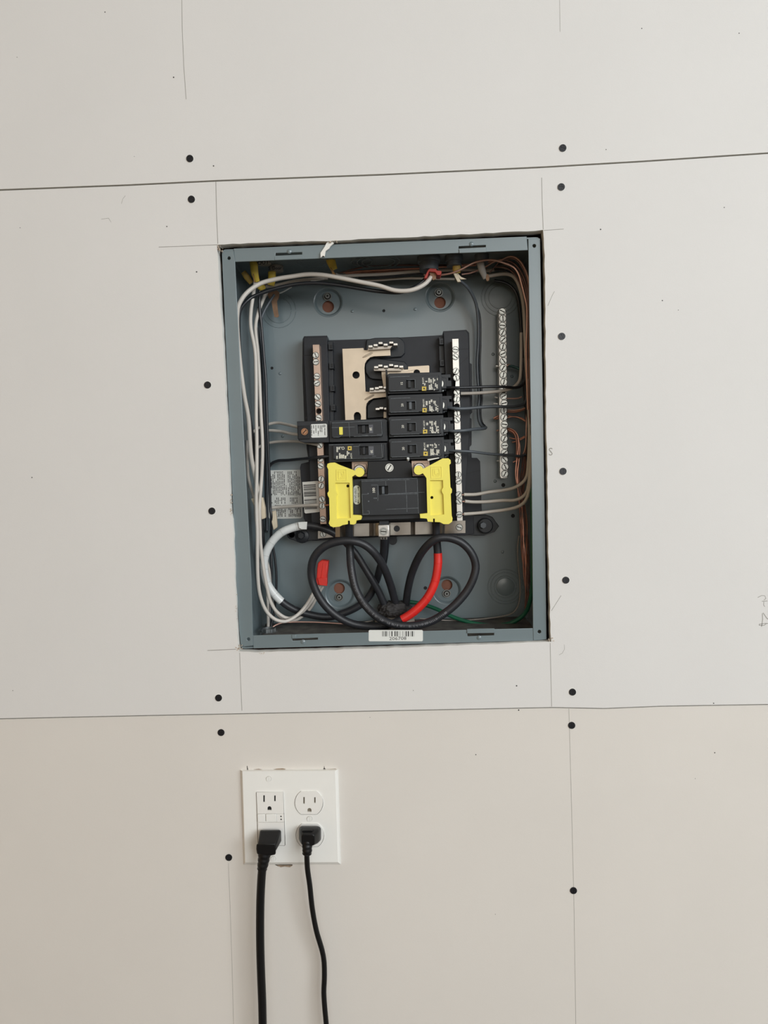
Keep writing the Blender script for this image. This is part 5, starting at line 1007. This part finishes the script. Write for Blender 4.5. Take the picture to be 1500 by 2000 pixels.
for k, (cx, cy) in enumerate(((603.3, 1568), (605.3, 1631))):
    sl = list(slots(None, cx + 1, cy + 3.5)); q = MB(); q.prism(duplex(cx, cy, 27.2, 22.4), OY - 0.0072, OY + 0.008, holes=sl); rf = mk('receptacle_face', q, 'device_ivory', out)
    q = MB()
    for j, s_ in enumerate(sl): q.prism(s_, OY - 0.0052, OY - 0.005)
    mk('slot', q, 'slot_metal', rf, smooth=False)

# ---------------------------------------------------------------- plugs and cords
def loft(q, rings, m=0):
    n = len(rings[0]); vs = [v for r_ in rings for v in r_]
    fs = [(i * n + k, i * n + (k + 1) % n, (i + 1) * n + (k + 1) % n, (i + 1) * n + k) for i in range(len(rings) - 1) for k in range(n)] + [tuple(range(n))[::-1], tuple(range((len(rings) - 1) * n, len(rings) * n))]
    q.add(vs, fs, m)
def ringp(poly, y): return [tuple(P(a, b, y)) for a, b in poly]
c1 = thing('power_cord', 513, 1690, -0.02, 'thick black power cord with a heavy plug in the left receptacle', 'power cord', 'black power cords hanging from the outlet')
q = MB(); loft(q, [ringp([(508, 1621), (548.5, 1621), (549, 1642), (507, 1644)], OY - 0.008), ringp([(507.5, 1621.5), (549, 1621), (549.5, 1645), (506.5, 1648)], -0.014), ringp([(504, 1645), (540.5, 1644), (540, 1662), (502.5, 1664)], -0.030), ringp([(503, 1650), (538, 1649), (537, 1660), (503, 1661)], -0.033)])
pb = mk('plug_body', q, 'cord_black', c1, bevel=0.0018)
q = MB(); loft(q, [ringp([(501, 1648), (539, 1647), (539, 1657), (538.5, 1669), (529, 1671), (502, 1668.5), (500.5, 1658)], y) for y in (-0.016, -0.034)]); mk('plug_collar', q, 'cord_black', c1, bevel=0.0015)
q = MB(); path = wpath([(517, 1664, -.024), (515.5, 1676, -.025), (513.5, 1688, -.026), (512, 1697, -.026)], 0.0012); N = len(path)
q.tube(path, [(12.8 - 3.6 * i / N + (0.7 if (i // 2) % 2 else 0)) * M(-.02) for i in range(N)], 16); mk('strain_relief', q, 'cord_black', c1)
q = MB(); q.tube(wpath([(513, 1690, -.026), (511, 1710, -.026), (509, 1747, -.025), (508.2, 1780, -.024), (508, 1816, -.024), (508.4, 1850, -.024), (509.3, 1885, -.024), (510.6, 1920, -.024), (512, 1955, -.024), (513, 2000, -.024), (514, 2050, -.024), (515, 2120, -.024), (514, 2250, -.024)], 0.006), 8.6 * M(-.024), 14); mk('cord', q, 'cord_black', c1)
c2 = thing('power_cord', 600, 1666, -0.02, 'thin black power cord with a small plug in the right receptacle', 'power cord', 'black power cords hanging from the outlet')
q = MB(); loft(q, [ringp(rrect(585, 1613.5, 626, 1638, 6), OY - 0.0075), ringp(rrect(584, 1614, 627, 1644, 6), -0.012), ringp(rrect(586, 1621, 622.5, 1648, 5), -0.020), ringp(rrect(589, 1630, 614, 1652, 5), -0.027)]); mk('plug_body', q, 'cord_black', c2, bevel=0.0005)
q = MB(); loft(q, [ringp(rrect(591, 1620, 613, 1629, 2), -0.0205), ringp(rrect(590, 1622, 610, 1629, 2), -0.0228)]); mk('plug_ridge', q, 'cord_black', c2)
q = MB(); path = wpath([(601, 1640, -.021), (600, 1652, -.023), (600, 1660, -.024), (599.5, 1667, -.024)], 0.001); N = len(path)
q.tube(path, [(10.6 - 1.8 * i / N + (0.6 if (i // 2) % 2 else 0)) * M(-.02) for i in range(N)], 14); mk('strain_relief', q, 'cord_black', c2)
q = MB(); q.tube(wpath([(599, 1660, -.024), (600.3, 1694.7, -.022), (605, 1729, -.02), (610, 1775, -.018), (618, 1818, -.016), (629, 1856, -.014), (633, 1880, -.013), (633.5, 1911, -.013), (632.4, 1937, -.013), (634, 1965, -.014), (637.6, 2006, -.015), (641, 2060, -.016), (643, 2200, -.018)], 0.005), 5.4 * M(-.018), 12); mk('cord', q, 'cord_black', c2)
